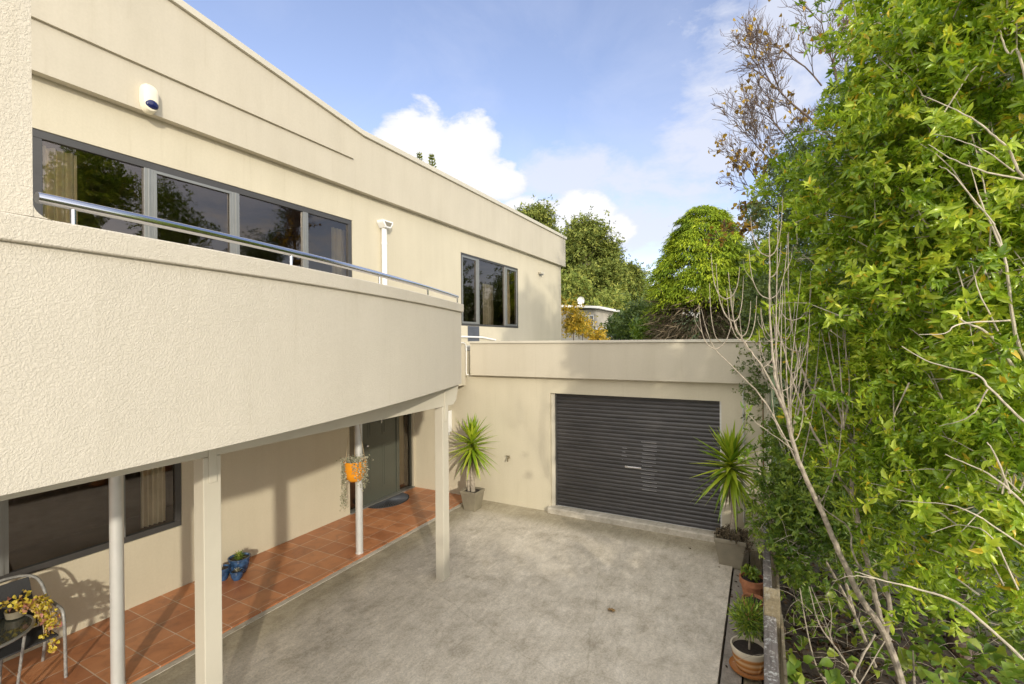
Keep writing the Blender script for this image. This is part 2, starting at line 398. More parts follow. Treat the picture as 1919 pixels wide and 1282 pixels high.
def sprays(name, blobs, nsp, Ls, nodes, per, L0, W0, mat, parent, up=.4, power=.5, cull=None, stems=0, stemmat=None, droop=.3, gravity=.25, sideshoot=.3):
    """leafy shoots: each shoot is a curved stem carrying leaf whorls"""
    P, d, idx = blob_points(blobs, nsp, power)
    ax = nrm(d*.75+np.array([0, 0, up])+RNG.normal(0, .45, (nsp, 3))); ln = Ls*(.55+.8*RNG.random((nsp, 1)))
    side = nrm(np.cross(ax, rdir(nsp)))
    Pl = []; Al = []; Tn = []; st = RNG.random(nsp)
    for k in range(nodes):
        t = .2+.8*k/(nodes-1); q = P+ax*ln*t+np.array([0, 0, -1.])*ln*gravity*t*t
        a = nrm(ax+np.array([0, 0, -1.])*gravity*1.6*t+RNG.normal(0, .2, (nsp, 3)))
        off = side*ln*sideshoot*RNG.uniform(-1, 1, (nsp, 1))*(1 if k < nodes-1 else 0)
        Pl.append(q+off); Al.append(nrm(a+off*2.2)); Tn.append(st*.55+.25*t)
    Pn = np.concatenate(Pl); An = np.concatenate(Al); Tn = np.concatenate(Tn)
    if cull is not None: m = cull(Pn); Pn, An, Tn = Pn[m], An[m], Tn[m]
    n = len(Pn)*per; Pr = np.repeat(Pn, per, 0); Ar = np.repeat(An, per, 0)
    rad = rdir(n); rad = nrm(rad-Ar*(rad*Ar).sum(1, keepdims=True)); f = RNG.uniform(.2, 1.1, (n, 1))
    D = nrm(Ar*f+rad*.85+np.array([0, 0, -.10])); U = nrm(Ar+RNG.normal(0, .35, (n, 3)))
    Ln = L0*(.45+.85*RNG.random(n)); Wd = W0*(.6+.7*RNG.random(n))*np.sqrt(Ln/L0)
    V, F = leaf_arrays(Pr+Ar*RNG.uniform(-.3, .3, (n, 1))*L0, D, U, Ln, Wd, droop, wave=.16)
    tone = np.clip(np.repeat(Tn, per)+RNG.normal(0, .17, n), 0, .97); tone[RNG.random(n) < .025] = 1.0
    o = fastmesh(name, V, F, np.repeat(tone, 8), mat, parent)
    if stems:
        mb = MB()
        for i in RNG.choice(nsp, min(stems, nsp), replace=False):
            pts = [P[i]-ax[i]*ln[i]*.5+[0, 0, -.05], P[i]+ax[i]*ln[i]*.2, P[i]+ax[i]*ln[i]*.6+[0, 0, -gravity*.36*ln[i][0]], P[i]+ax[i]*ln[i]+[0, 0, -gravity*ln[i][0]]]
            if cull is not None and not cull(np.array(pts)).all(): continue
            mb.tube(pts, [.0055, .0042, .003, .0015], 4, False)
        mb.build('twigs', stemmat, parent, True)
    return o
def smoothpath(pts, k=4, jit=0):
    """Catmull-Rom"""
    pts = [np.array(p, float) for p in pts]; P = [2*pts[0]-pts[1]]+pts+[2*pts[-1]-pts[-2]]; out = []
    for i in range(1, len(P)-2):
        for j in range(k):
            t = j/k; a, b, c, d = P[i-1:i+3]
            out.append(.5*((2*b)+(c-a)*t+(2*a-5*b+4*c-d)*t*t+(3*b-3*c+d-a)*t**3)+(RNG.normal(0, jit, 3) if jit else 0))
    out.append(pts[-1]); return out
def limb(mb, pts, r0, r1, n=7, k=4, jit=0):
    q = smoothpath(pts, k, jit); m = len(q)
    mb.tube(q, [r0+(r1-r0)*i/(m-1) for i in range(m)], n); return q

# ---------------------------------------------------------------- geometry constants
XW = -6.52; XF = -6.40; YG = 7.9
def wallgrid(mb, fixed, thick, a0, a1, z0, z1, holes, axis):
    """slab with rectangular holes; outer face at 'fixed', inner at fixed-thick (x) or +thick (y)"""
    As = sorted({a0, a1, *[h[0] for h in holes], *[h[1] for h in holes]}); Zs = sorted({z0, z1, *[h[2] for h in holes], *[h[3] for h in holes]})
    inn = fixed+thick
    def P(a, z, w): return (w, a, z) if axis == 'x' else (a, w, z)
    def solid(i, j):
        if i < 0 or j < 0 or i >= len(As)-1 or j >= len(Zs)-1: return False
        ca = (As[i]+As[i+1])/2; cz = (Zs[j]+Zs[j+1])/2
        return not any(h[0] < ca < h[1] and h[2] < cz < h[3] for h in holes)
    for i in range(len(As)-1):
        for j in range(len(Zs)-1):
            if not solid(i, j): continue
            a, b, c, d = As[i], As[i+1], Zs[j], Zs[j+1]
            mb.add([P(a, c, fixed), P(b, c, fixed), P(b, d, fixed), P(a, d, fixed)], [(0, 1, 2, 3)])
            mb.add([P(a, c, inn), P(b, c, inn), P(b, d, inn), P(a, d, inn)], [(3, 2, 1, 0)])
            if not solid(i-1, j): mb.add([P(a, c, fixed), P(a, d, fixed), P(a, d, inn), P(a, c, inn)], [(0, 1, 2, 3)])
            if not solid(i+1, j): mb.add([P(b, c, fixed), P(b, d, fixed), P(b, d, inn), P(b, c, inn)], [(3, 2, 1, 0)])
            if not solid(i, j-1): mb.add([P(a, c, fixed), P(b, c, fixed), P(b, c, inn), P(a, c, inn)], [(3, 2, 1, 0)])
            if not solid(i, j+1): mb.add([P(a, d, fixed), P(b, d, fixed), P(b, d, inn), P(a, d, inn)], [(0, 1, 2, 3)])
    return mb

# ================================================================= HOUSE
house = root('house', (XW, 8, 0), 'two storey cream plastered house with curved balcony and dark framed windows', 'house')
W1 = (1.98, 6.22, 2.85, 5.31); W2 = (9.70, 12.79, 3.505, 5.307); WL = (.2, 3.35, .79, 2.05); DR = (6.11, 7.86, .03, 2.12)
mb = MB(); wallgrid(mb, XW, -.14, -3.0, 16.25, -.3, 6.8, [W1, W2, WL, DR], 'x')
mb.box(XW-.14, 16.25, -.3, -14, 16.11, 6.8); mb.box(-14, -3, -.3, -13.86, 16.11, 6.8); mb.box(-13.86, -3, -.3, XW-.14, -2.86, 6.8)
mb.build('wall', M_wall, house)
# fascia (deep band wrapping the corner) with gable rise
def roofz(y): return 6.86+max(0, 6.38-y)*.1433
FE = 16.42
ys = [-3, 0, 3, 6.38, 10, FE]
mb = MB()
prof = [(-3, 5.845), (FE, 5.845), (FE, 6.86), (6.38, 6.86), (-3, roofz(-3))]
mb.prism(prof, 'x', XF, XF-.10)
mb.prism([(XF-.10, 5.845), (-14.1, 5.845), (-14.1, 6.86), (XF-.10, 6.86)], 'y', FE, FE-.1)
mb.box(XF-.10, -3, 5.85, XW-.002, 16.3, 5.87)       # soffit
mb.box(XW+.0, 16.252, 5.85, -14.1, FE-.102, 5.87)
mb.build('fascia', M_smooth, house)
mb = MB()   # proud triangular upper panel: horizontal drip edge and sloping top joint
mb.prism([(-3, 6.36), (6.12, 6.36), (6.13, 6.372), (-3, 6.385+9.12*.128)], 'x', XF+.036, XF+.001)
mb.build('fascia_panel', M_smooth, house)
mb = MB()   # capping
def capz(y, o): return roofz(y)+o
mb.prism([(-3, capz(-3, .0)), (6.38, capz(6.38, 0)), (FE+.05, 6.86), (FE+.05, 6.95), (6.38, capz(6.38, .09)), (-3, capz(-3, .09))], 'x', XF+.045, -6.75)
mb.prism([(-3, capz(-3, .095)), (6.38, capz(6.38, .095)), (FE-.1, 6.955), (FE-.1, 6.985), (6.38, capz(6.38, .125)), (-3, capz(-3, .125))], 'x', XF+.0, -6.72)
mb.build('roof_capping', M_trim, house, bev=.006)
mb = MB(); mb.box(-6.76, -3, 6.5, -13.9, 16.2, 6.6); mb.build('roof', M_galv, house)

def room(x0, x1, y0, y1, z0, z1):
    mb = MB(); t = .02
    mb.box(x1, y0, z0, x1-t, y1, z1); mb.box(x0, y0, z0-t, x1, y1, z0); mb.box(x0, y0, z1, x1, y1, z1+t)
    mb.box(x0, y0-t, z0, x1, y0, z1); mb.box(x0, y1, z0, x1, y1+t, z1)
    mb.build('room_interior', M_room, house)
room(XW-.145, -10.5, .0, 6.6, 2.8, 5.5); room(XW-.145, -10.2, 8.6, 14.5, 3.2, 5.5); room(XW-.145, -10, -1.0, 5.2, 0, 2.35)

def curtain(y0, y1, z0, z1, x, parent, folds=6, amp=.03, taper=0):
    n = folds*10; V = []; 
    for j in range(5):
        z = z0+(z1-z0)*j/4
        for i in range(n+1):
            t = i/n; yy = y0+(y1-y0)*t*(1-taper*(1-j/4)*.3)
            V.append((x+amp*math.sin(t*folds*2*PI+.4*math.sin(j*1.3))*(1+.3*math.sin(7*t)), yy, z))
    F = [(j*(n+1)+i, j*(n+1)+i+1, (j+1)*(n+1)+i+1, (j+1)*(n+1)+i) for j in range(4) for i in range(n)]
    mb = MB(); mb.add(V, F); return mb.build('curtain', M_curt, parent, True)

def window(h, mulls, name='window', inset=.012, fw=.055, opening=(), sashw=.05, label=None):
    """h=(y0,y1,z0,z1) in the x wall; mulls list of centre y; each pane glass"""
    y0, y1, z0, z1 = h; xo = XW-inset; xi = xo-.055
    mb = MB(); g = .002
    mb.box(xo, y0+g, z0+g, xi, y1-g, z0+fw); mb.box(xo, y0+g, z1-fw, xi, y1-g, z1-g)
    mb.box(xo, y0+g, z0+fw+.001, xi, y0+fw, z1-fw-.001); mb.box(xo, y1-fw, z0+fw+.001, xi, y1-g, z1-fw-.001)
    win = mb.build(name, M_frame, house, bev=.003, label=label)
    for c in mulls: 
        mm = MB(); mm.box(xo+.004, c-.05, z0+fw+.001, xi, c+.05, z1-fw-.001); mm.box(xo+.012, c-.012, z0+fw+.001, xo+.0045, c+.012, z1-fw-.001)
        mm.build('mullion', M_mull, win, bev=.003)
    edges = [y0+fw]+[v for c in mulls for v in (c-.05, c+.05)]+[y1-fw]
    gl = MB()
    for i in range(0, len(edges), 2):
        a, b = edges[i]+.001, edges[i+1]-.001; c, d = z0+fw+.001, z1-fw-.001
        gx = xo-.028
        if i//2 in opening:
            s = sashw; ms = MB(); ms.box(xo+.003, a, c, xo-.02, b, c+s); ms.box(xo+.003, a, d-s, xo-.02, b, d)
            ms.box(xo+.003, a, c+s, xo-.02, a+s, d-s); ms.box(xo+.003, b-s, c+s, xo-.02, b, d-s); ms.build('sash', M_mull, win, bev=.002)
        gb = MB(); gb.add([(gx, a-.002, c-.002), (gx, b+.002, c-.002), (gx, b+.002, d+.002), (gx, a-.002, d+.002)], [(0, 1, 2, 3)])
        gb.build('pane', M_glass, win)
    return win
w = window(W1, [3.02, 4.09, 5.24], fw=.085, opening=(1,), sashw=.035, label='long four pane upper window behind the balcony rail')
curtain(2.10, 2.40, 2.9, 5.2, XW-.165, w, 4, .03); curtain(5.90, 6.24, 2.9, 5.14, XW-.165, w, 4, .03)
w = window(W2, [10.52, 12.0], opening=(0, 2), label='upper three pane window at the far end of the house')
curtain(12.12, 12.55, 3.6, 5.25, XW-.165, w, 4, .03); curtain(11.45, 12.05, 3.5, 4.75, XW-.45, w, 5, .02)
w = window(WL, [1.74, 2.70], fw=.07, label='wide lower window under the balcony')
curtain(2.98, 3.25, .85, 2.02, XW-.19, w, 5, .025)

# front door set in wall opening
y0, y1, z0, z1 = DR; mb = MB(); xo = XW-.05; xi = xo-.07
mb.box(xo, y0+.002, z0, xi, y0+.05, z1-.002); mb.box(xo, y1-.05, z0, xi, y1-.002, z1-.002); mb.box(xo, y0+.051, z1-.05, xi, y1-.051, z1-.002)
mb.box(xo, 6.43, z0, xi, 6.50, z1-.052); mb.box(xo, 7.40, z0, xi, 7.48, z1-.052)
mb.box(xo+.012, y0+.001, z0-.002, xi, y1-.001, z0+.03) if False else None
dfr = mb.build('door_frame', M_doorg, house, bev=.003)
mb = MB(); mb.box(XW+.03, 6.11, .005, XW-.12, 7.86, .045); mb.build('threshold', M_mull, dfr)
for a, b in ((6.162, 6.428), (7.482, 7.808)):
    g = MB(); g.add([(xo-.03, a, z0+.02), (xo-.03, b, z0+.02), (xo-.03, b, z1-.05), (xo-.03, a, z1-.05)], [(0, 1, 2, 3)]); g.build('sidelight', M_glass, dfr)
curtain(7.60, 7.80, .1, 2.05, xo-.16, dfr, 3, .02)
mb = MB(); mb.box(xo-.22, 6.15, .05, xo-.24, 7.85, 2.1); mb.build('hall_interior', M_room, dfr)
mb = MB(); dx = xo-.02; mb.box(dx, 6.503, .05, dx-.045, 7.397, z1-.054)
door = mb.build('door', M_doorg, house, bev=.002)
mb = MB()
for (a, b, c, d) in ((6.62, 6.90, 1.28, 1.98), (7.0, 7.28, 1.28, 1.98), (6.62, 6.90, .25, 1.1), (7.0, 7.28, .25, 1.1)):
    mb.box(dx+.006, a, c, dx+.0005, b, d); mb.box(dx+.014, a+.05, c+.05, dx+.0065, b-.05, d-.05)
mb.build('door_panel', M_doorg, door, bev=.005)
mb = MB(); mb.tube([(dx+.03, 6.95, 1.52), (dx+.045, 6.95, 1.56), (dx+.045, 6.95, 1.64), (dx+.02, 6.95, 1.68)], .012, 8); mb.lathe([(.02, 0), (.02, .01)], (dx+.02, 6.95, 1.66), 12); mb.build('knocker', M_steel, door, True)
mb = MB(); mb.lathe([(.01, 0), (.028, .01), (.028, .04), (.01, .05)], (dx+.035, 6.58, 1.12), 14); mb.tube([(dx, 6.58, 1.145), (dx+.05, 6.58, 1.145)], .012, 8); mb.build('handle', M_steel, door, True)

# balcony: plan curve fitted from its lower edge
ZB = 2.52; ZC = 3.505; ZT = 3.615
bp = np.array([onZ(a, b, ZB)[:2] for a, b in [(0, 928.8), (86, 912.5), (190, 890.5), (300, 866), (385, 845.5), (480, 823), (536, 810), (649, 782.5), (720, 763.5), (780, 746.5), (865, 720)]])
cf = np.polyfit(bp[:, 1], bp[:, 0], 3)
YE = float(bp[-1, 1])
def bx(y):
    if y < .6: return float(np.polyval(cf, .6))-(.6-y)*.12
    return float(np.polyval(cf, y))
yy = [-3+.2*i for i in range(19)]+list(np.linspace(.7, YE, 40))
curve = [(bx(y), y) for y in yy]
def offset(c, d):
    out = []
    for i, p in enumerate(c):
        a = Vector(c[max(i-1, 0)]); b = Vector(c[min(i+1, len(c)-1)]); t = (b-a).normalized(); nrm_ = Vector((t.y, -t.x)); out.append((p[0]+nrm_.x*d, p[1]+nrm_.y*d))
    return out
def ribbon(mb, outer, inner, z0, z1):
    n = len(outer); v = [(x, y, z0) for x, y in outer]+[(x, y, z1) for x, y in outer]+[(x, y, z0) for x, y in inner]+[(x, y, z1) for x, y in inner]; f = []
    for i in range(n-1):
        f += [(i, i+1, n+i+1, n+i), (2*n+i+1, 2*n+i, 3*n+i, 3*n+i+1), (n+i, n+i+1, 3*n+i+1, 3*n+i), (i+1, i, 2*n+i, 2*n+i+1)]
    f += [(0, n, 3*n, 2*n), (n-1, 3*n-1, 4*n-1, 2*n-1)]; mb.add(v, f)
mb = MB(); inner = offset(curve, -.15); inner[-1] = (inner[-1][0], YE)
ribbon(mb, curve, inner, ZB, ZC)
mb.box(curve[-1][0]-.152, YE, ZB, XW+.003, YE-.15, ZC)
mb.build('balcony_parapet', M_coarse, house, smooth=True)
mb = MB(); co = offset(curve, .022); ci = offset(curve, -.19)
co[-1] = (co[-1][0], YE+.04); ci[-1] = (ci[-1][0], YE+.04)
ribbon(mb, co, ci, ZC+.0, ZT); mb.box(ci[-1][0]-.001, YE+.04, ZC, XW+.003, YE-.17, ZT-.001)
mb.build('parapet_cap', M_coarse, house, smooth=True, bev=.008)
mb = MB(); poly = [(x, y) for x, y in offset(curve, -.153)]; poly[-1] = (poly[-1][0], YE-.153)
poly = poly+[(XW+.003, YE-.153), (XW+.003, -3)]
mb.prism(poly, 'z', ZB+.004, 2.76); mb.build('balcony_floor', M_trim, house)
# pier at left
pc = [(bx(y), y) for y in np.linspace(-3, .783, 12)]
mb = MB(); ribbon(mb, [(x+.022, y) for x, y in pc], [(x-.35, y) for x, y in pc], ZT+.0005, 4.62)
pr = .06   # rounded inner corner fillet
fil = [(.783, ZT+.0005)]+[(.783+pr-pr*math.cos(a), ZT+pr-pr*math.sin(a)) for a in np.linspace(0, PI/2, 7)]
mb.prism(fil, 'x', bx(.8)+.02, bx(.8)-.19)
mb.build('pier', M_coarse, house, smooth=True)
# handrail
rc = offset(curve, -.05); pts = [(x, y, 3.712) for x, y in rc if .80 < y < YE-.02]+[(rc[-1][0], YE-.02, 3.712)]
mb = MB(); mb.tube(pts, .0235, 14); mb.build('handrail', M_steel, house, smooth=True)
for px in (151, 535, 711, 802, 854):
    d = ray(px, 450); best = min(range(len(rc)), key=lambda i: abs(rc[i][0]/rc[i][1]-d[0]/d[1]) if rc[i][1] > .5 else 9)
    x, y = rc[best]; mb = MB(); mb.tube([(x, y, ZT+.001), (x, y, 3.695)], .009 if px > 200 else .011, 8); mb.build('rail_stud', M_steel, house, smooth=True)
# beam, posts, poles
mb = MB(); XB = -3.66
mb.prism([(-3, 2.25), (5.24, 2.25), (5.31, 2.31), (5.37, 2.515), (-3, 2.515)], 'x', XB, XB-.13); mb.build('verandah_beam', M_trim, house, bev=.004)
def post(y):
    mb = MB(); mb.box(XB, y, -.02, XB-.13, y+.13, 2.247); mb.box(XB+.012, y+.035, 2.05, XB+.001, y+.095, 2.45); 
    mb.build('post', M_trim, house, bev=.006)
post(4.995); d = ray(382, 1000); post(XB/d[0]*d[1])
def pole(x, y):
    mb = MB(); mb.tube([(x, y, .03), (x, y, ZB+.002)], .052, 20); mb.lathe([(.058, 0), (.058, .012)], (x, y, .02), 20); mb.build('steel_pole', M_galv, house, smooth=True)
pole(-5.215, 5.06); pole(-5.15, 2.10)
mb = MB(); mb.box(-5.15, YE+.003, 2.235, XW+.003, 7.797, 3.085); mb.build('entry_roof', M_smooth, house, bev=.004)
# downpipe with rain head
mb = MB(); yp = 6.97; xp = XW+.062
mb.tube([(xp, yp, 2.78), (xp, yp, 5.33)], .052, 18); mb.tube([(xp, yp, 5.0), (xp, yp, 5.04)], .058, 18)
dp = mb.build('downpipe', M_white, house, smooth=True)
mb = MB(); mb.prism([(yp-.14, 5.45), (yp+.14, 5.45), (yp+.14, 5.40), (yp+.07, 5.31), (yp-.07, 5.31), (yp-.14, 5.40)], 'x', XW+.17, XW+.004); mb.build('rain_head', M_white, dp, bev=.008)
mb = MB(); mb.prism([(yp-.10, 5.418), (yp+.10, 5.418), (yp+.05, 5.34), (yp-.05, 5.34)], 'x', XW+.176, XW+.171); mb.build('rain_head_opening', M_planter, dp)
# dark flashing grille below far window, pipe along roof, cable
mb = MB(); mb.box(XW+.02, 9.98, 3.12, XW+.002, 10.5, 3.5)
for k in range(9): mb.box(XW+.028, 10.0, 3.15+k*.037, XW+.021, 10.48, 3.165+k*.037)
mb.build('vent_grille', M_black_g, house)
mb = MB(); mb.tube([(XW+.05, 9.2, 3.24), (XW+.05, 10.6, 3.22), (XW+.05, 11.3, 3.15)], .022, 8)
mb.build('service_pipe', M_white, house, smooth=True); mb = MB()
mb.tube(smoothpath([(-5.13, 7.5, 3.06), (-5.13, 7.72, 3.06), (-5.12, 7.78, 2.98), (-5.12, 7.78, 2.75), (-5.12, 7.78, 2.47), (-5.07, 7.78, 2.44)]), .010, 8)
mb.build('service_pipe', M_white, house, smooth=True)

# ================================================================= GARAGE
gar = root('garage', (-3, YG, 0), 'cream flat roofed garage with charcoal roller door beside the house', 'garage')
G = (-3.40, -.555, .075, 2.145)
mb = MB(); wallgrid(mb, YG, .16, -6.515, -.0, -.3, 2.9, [(G[0], G[1], -.3, G[3])], 'y')
mb.box(-.15, YG+.162, -.3, 0, 14, 2.9); mb.box(-6.5, 13.9, -.3, -.152, 14, 2.9)
mb.build('wall', M_wall, gar)
mb = MB(); mb.box(-5.045, YG-.1, 2.432, .1, YG-.002, 3.05); mb.box(.002, YG, 2.432, .1, 14.1, 3.05)
mb.build('fascia', M_smooth, gar, bev=.003)
mb = MB(); mb.box(-5.06, YG-.125, 3.052, .125, YG+.06, 3.112); mb.box(-.06, YG+.061, 3.052, .125, 14.1, 3.112); mb.build('capping', M_trim, gar, bev=.005)
mb = MB(); mb.box(-6.5, YG+.062, 2.91, -.062, 13.98, 2.99); mb.build('roof', M_galv, gar)
# jamb trim and step
mb = MB(); mb.box(-3.398, YG+.045, .0, -3.335, YG+.155, 2.14); mb.build('door_jamb', M_trim, gar, bev=.003)
for xg in (-3.333, -.585): mb = MB(); mb.box(xg, YG+.082, .10, xg+.028, YG+.0995, 2.14); mb.build('door_guide', M_galv if xg > -1 else M_frame, gar)
# corrugated roller curtain
mb = MB(); nr = 31; z0, z1 = .10, 2.15; V = []; 
sub = 8
for i in range(nr*sub+1):
    t = i/(nr*sub); z = z0+(z1-z0)*t; ph = (t*nr) % 1
    # broad rounded ridge with a narrow groove
    o = .014*(1-abs(2*ph-1)**3.2)
    V += [(-3.333, YG+.115-o, z), (-.557, YG+.115-o, z)]
F = [(2*i, 2*i+1, 2*i+3, 2*i+2) for i in range(nr*sub)]
mb.add(V, F); rd = mb.build('roller_door', M_roller, gar, smooth=False)
rd.data.polygons.foreach_set('use_smooth', [True]*len(rd.data.polygons))
mb = MB(); mb.box(-3.333, YG+.085, .076, -.557, YG+.12, .102); mb.build('bottom_rail', M_galv, rd)
h0 = onY(1171, 875, YG+.09); h1 = onY(1202, 878, YG+.09)
mb = MB(); mb.box(h0[0], YG+.098, h0[2]-.018, h1[0], YG+.086, h0[2]+.014); mb.box(h0[0]+.05, YG+.085, h0[2]-.008, h1[0]-.05, YG+.06, h0[2]+.006); mb.build('lock_handle', M_steel, rd, bev=.003)
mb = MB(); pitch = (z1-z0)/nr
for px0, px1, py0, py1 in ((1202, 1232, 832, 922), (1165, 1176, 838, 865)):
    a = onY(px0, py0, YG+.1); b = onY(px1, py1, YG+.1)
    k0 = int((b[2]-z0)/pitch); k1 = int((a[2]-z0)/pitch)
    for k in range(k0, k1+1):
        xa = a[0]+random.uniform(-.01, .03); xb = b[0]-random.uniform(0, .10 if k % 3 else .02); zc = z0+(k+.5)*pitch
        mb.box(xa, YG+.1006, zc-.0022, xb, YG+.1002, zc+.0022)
mb.build('ridge_glints', M_glint, rd)  # pale strips imitating sun glints on the ribs
mb = MB(); mb.prism([(7.80, -.05), (7.80, .085), (7.83, .10), (8.3, .10), (8.3, -.05)], 'x', -3.43, -.50); 
mb.build('door_sill', M_kerb, gar, bev=.008)
mb = MB(); mb.box(-6.5, 8.3, .0, -.2, 13.8, .02); mb.build('garage_floor', M_room, gar)
mb = MB(); x = onY(1393, 800, YG-.02)[0]; mb.tube([(x, YG-.02, .35), (x, YG-.02, 2.42)], .012, 8)
for z in (1.55, .9, 2.1): mb.box(x-.03, YG-.03, z, x+.03, YG-.001, z+.02)
mb.build('conduit', M_galv, gar, smooth=True)
mb = MB(); mb.tube([(.065, YG-.02, -.1), (.065, YG-.02, 2.42)], .045, 14); mb.build('downpipe', M_trim, gar, smooth=True)
mb = MB(); mb.box(.0015, YG+.02, -.2, .014, YG+.1, 2.42); mb.build('corner_flashing', M_terra, gar)

# ================================================================= fittings (things)
s0 = onX(279, 185, XF+.03)
t = root('alarm_siren', (XF, s0[1], s0[2]), 'cream plastic alarm siren with dark blue lens high on the house fascia', 'alarm siren')
mb = MB(); yc, zc = s0[1], s0[2]; 
sec = [(.000, 1.0), (.05, .98), (.085, .85), (.1, .55)]
V = []; rings = []
outl = []
for a in np.linspace(0, 2*PI, 28, endpoint=False):
    u = math.cos(a); v = math.sin(a)
    yq = .088*math.copysign(abs(u)**.7, u); zq = (.17*abs(v)**.55 if v > 0 else -.17*abs(v)**.95)
    outl.append((yq, zq))
for dx_, s in sec:
    for yq, zq in outl: V.append((XF+.002+dx_, yc+yq*s, zc+zq*s+(1-s)*-.02))
n = 28; F = [(i*n+k, i*n+(k+1) % n, (i+1)*n+(k+1) % n, (i+1)*n+k) for i in range(3) for k in range(n)]+[tuple(3*n+k for k in range(n))]
mb.add(V, F); mb.build('housing', M_sensor, t, smooth=True)
mb = MB(); 
V = []; 
for j in range(6):
    th = j/5*PI/2
    for k in range(20):
        a = 2*PI*k/20; V.append((XF+.075+.045*math.sin(th), yc+.006+.074*math.cos(a)*math.cos(th), zc-.075+.060*math.sin(a)*math.cos(th)))
F = [(i*20+k, i*20+(k+1) % 20, (i+1)*20+(k+1) % 20, (i+1)*20+k) for i in range(5) for k in range(20)]
mb.add(V, F); mb.build('lens', M_lens, t, smooth=True)

p = onX(1015, 511, XW+.08); t = root('wall_lamp', (XW, p[1], p[2]), 'small shell shaped wall lamp near the far end of the upper wall', 'wall lamp')
mb = MB(); mb.prism([(p[1]-.14, p[2]+.03), (p[1]+.14, p[2]+.03), (p[1]+.08, p[2]-.04), (p[1]-.08, p[2]-.04)], 'x', XW+.13, XW+.001); mb.build('shade', M_trim, t, bev=.02)
mb = MB(); mb.box(XW+.12, p[1]-.07, p[2]-.055, XW+.02, p[1]+.07, p[2]-.041); mb.build('diffuser', M_black_g, t)

t = root('meter_box', (-5.66, YG, 1.48), 'white meter box on the wall between the porch post and the left yucca', 'meter box')
mb = MB(); mb.box(-5.80, YG-.11, 1.27, -5.555, YG-.002, 1.70); mb.build('case', M_white, t, bev=.008)
mb = MB(); mb.box(-5.785, YG-.118, 1.285, -5.57, YG-.111, 1.685); mb.build('cover', M_white, t, bev=.004)
mb = MB(); mb.tube([(-5.6, YG-.04, 1.265), (-5.6, YG-.04, 1.2)], .015, 8); mb.build('cable_entry', M_galv, t)

p = onY(952, 860, YG-.06); t = root('garden_tap', (p[0], YG, p[2]), 'brass garden tap on the garage wall left of the roller door', 'tap')
mb = MB(); mb.tube([(p[0], YG-.001, p[2]), (p[0], YG-.07, p[2]), (p[0]+.01, YG-.10, p[2]-.05)], .013, 10); mb.lathe([(.025, 0), (.025, .006)], (p[0], YG-.012, p[2]-.003), 12)
M_brass = simple('aged_brass', (.22, .18, .11), .4, .7, .2, 20)
mb.build('spout', M_brass, t, smooth=True)
mb = MB(); mb.tube([(p[0], YG-.06, p[2]), (p[0], YG-.06, p[2]+.04)], .008, 8); mb.box(p[0]-.04, YG-.068, p[2]+.038, p[0]+.04, YG-.052, p[2]+.05); mb.build('handle', M_brass, t)

# ================================================================= GROUND
def struct(name, mb, mat, bev=0, smooth=False):
    o = mb.build(name, mat, None, smooth, bev); o['kind'] = 'structure'; return o
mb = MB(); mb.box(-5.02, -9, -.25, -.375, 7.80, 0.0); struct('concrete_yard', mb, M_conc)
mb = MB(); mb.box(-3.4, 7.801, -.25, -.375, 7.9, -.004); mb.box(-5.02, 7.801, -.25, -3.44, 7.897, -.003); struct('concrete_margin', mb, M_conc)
mb = MB(); mb.box(-5.10, -9, -.25, -5.022, 7.895, .006); struct('kerb_strip', mb, M_kerb, .004)
mb = MB(); mb.box(-6.518, -9, -.25, -5.102, 7.895, .02); struct('tiled_path', mb, M_tiles)
mb = MB(); mb.box(-.355, -9, -.28, -.185, 7.88, -.03); struct('side_path', mb, M_conc2)
mb = MB(); mb.box(-.17, -9, -.35, -.02, 7.88, -.045); tag(mb.build('garden_sleeper', M_old2, None, bev=.01), 'weathered timber edging sleeper along the foot of the fence', 'edging sleeper')
# terrain sheet
def ht(x, y):
    r = math.hypot(x, y)
    base = -.38 if x > -.1 else -.30
    if x > 0.2: base -= min(1.0, (x-.2)*.35)*.8
    far = max(0, y-30); hill = 0
    hill += 9*math.exp(-((x+25)**2/520+(y-62)**2/700)); hill += 16*math.exp(-((x+60)**2/1500+(y-110)**2/1800)); hill += 6*math.exp(-((x-30)**2/800+(y-90)**2/900))
    return base+hill
gx = sorted(set([-1500, -800, -400, -250]+list(np.linspace(-150, 150, 61))+[-.12, -.08, .2, .6, 1, 1.5, 2, 3, 4]+[250, 400, 800, 1500])); gy = sorted(set([-1500, -600, -200, -80, -40]+list(np.linspace(-20, 180, 51))+[250, 400, 800, 1500]))
V = [(x, y, ht(x, y)) for y in gy for x in gx]; nx = len(gx)
F = [(j*nx+i, j*nx+i+1, (j+1)*nx+i+1, (j+1)*nx+i) for j in range(len(gy)-1) for i in range(nx-1)]
def m_ground():
    m, nt, b = newmat('soil_and_grass'); v = coords(nt); n = noise(nt, v, .08, 5); n2 = noise(nt, v, 7, 6, .7)
    c = ramp(nt, n2, [(.3, (.022, .016, .010)), (.55, (.055, .040, .025)), (.75, (.10, .075, .05))])
    g = ramp(nt, n2, [(.3, (.03, .05, .015)), (.7, (.08, .11, .03))])
    se = N(nt, 'ShaderNodeSeparateXYZ'); L(nt, v, se.inputs[0]); f = ramp(nt, mathn(nt, 'MULTIPLY', se.outputs[1], .04), [(.3, (0, 0, 0)), (.5, (1, 1, 1))])
    L(nt, mix(nt, f, c, g), b.inputs['Base Color']); b.inputs['Roughness'].default_value = .95; bump(nt, b, n2, .8, .03); return m
mb = MB(); mb.add(V, F); struct('ground', mb, m_ground())

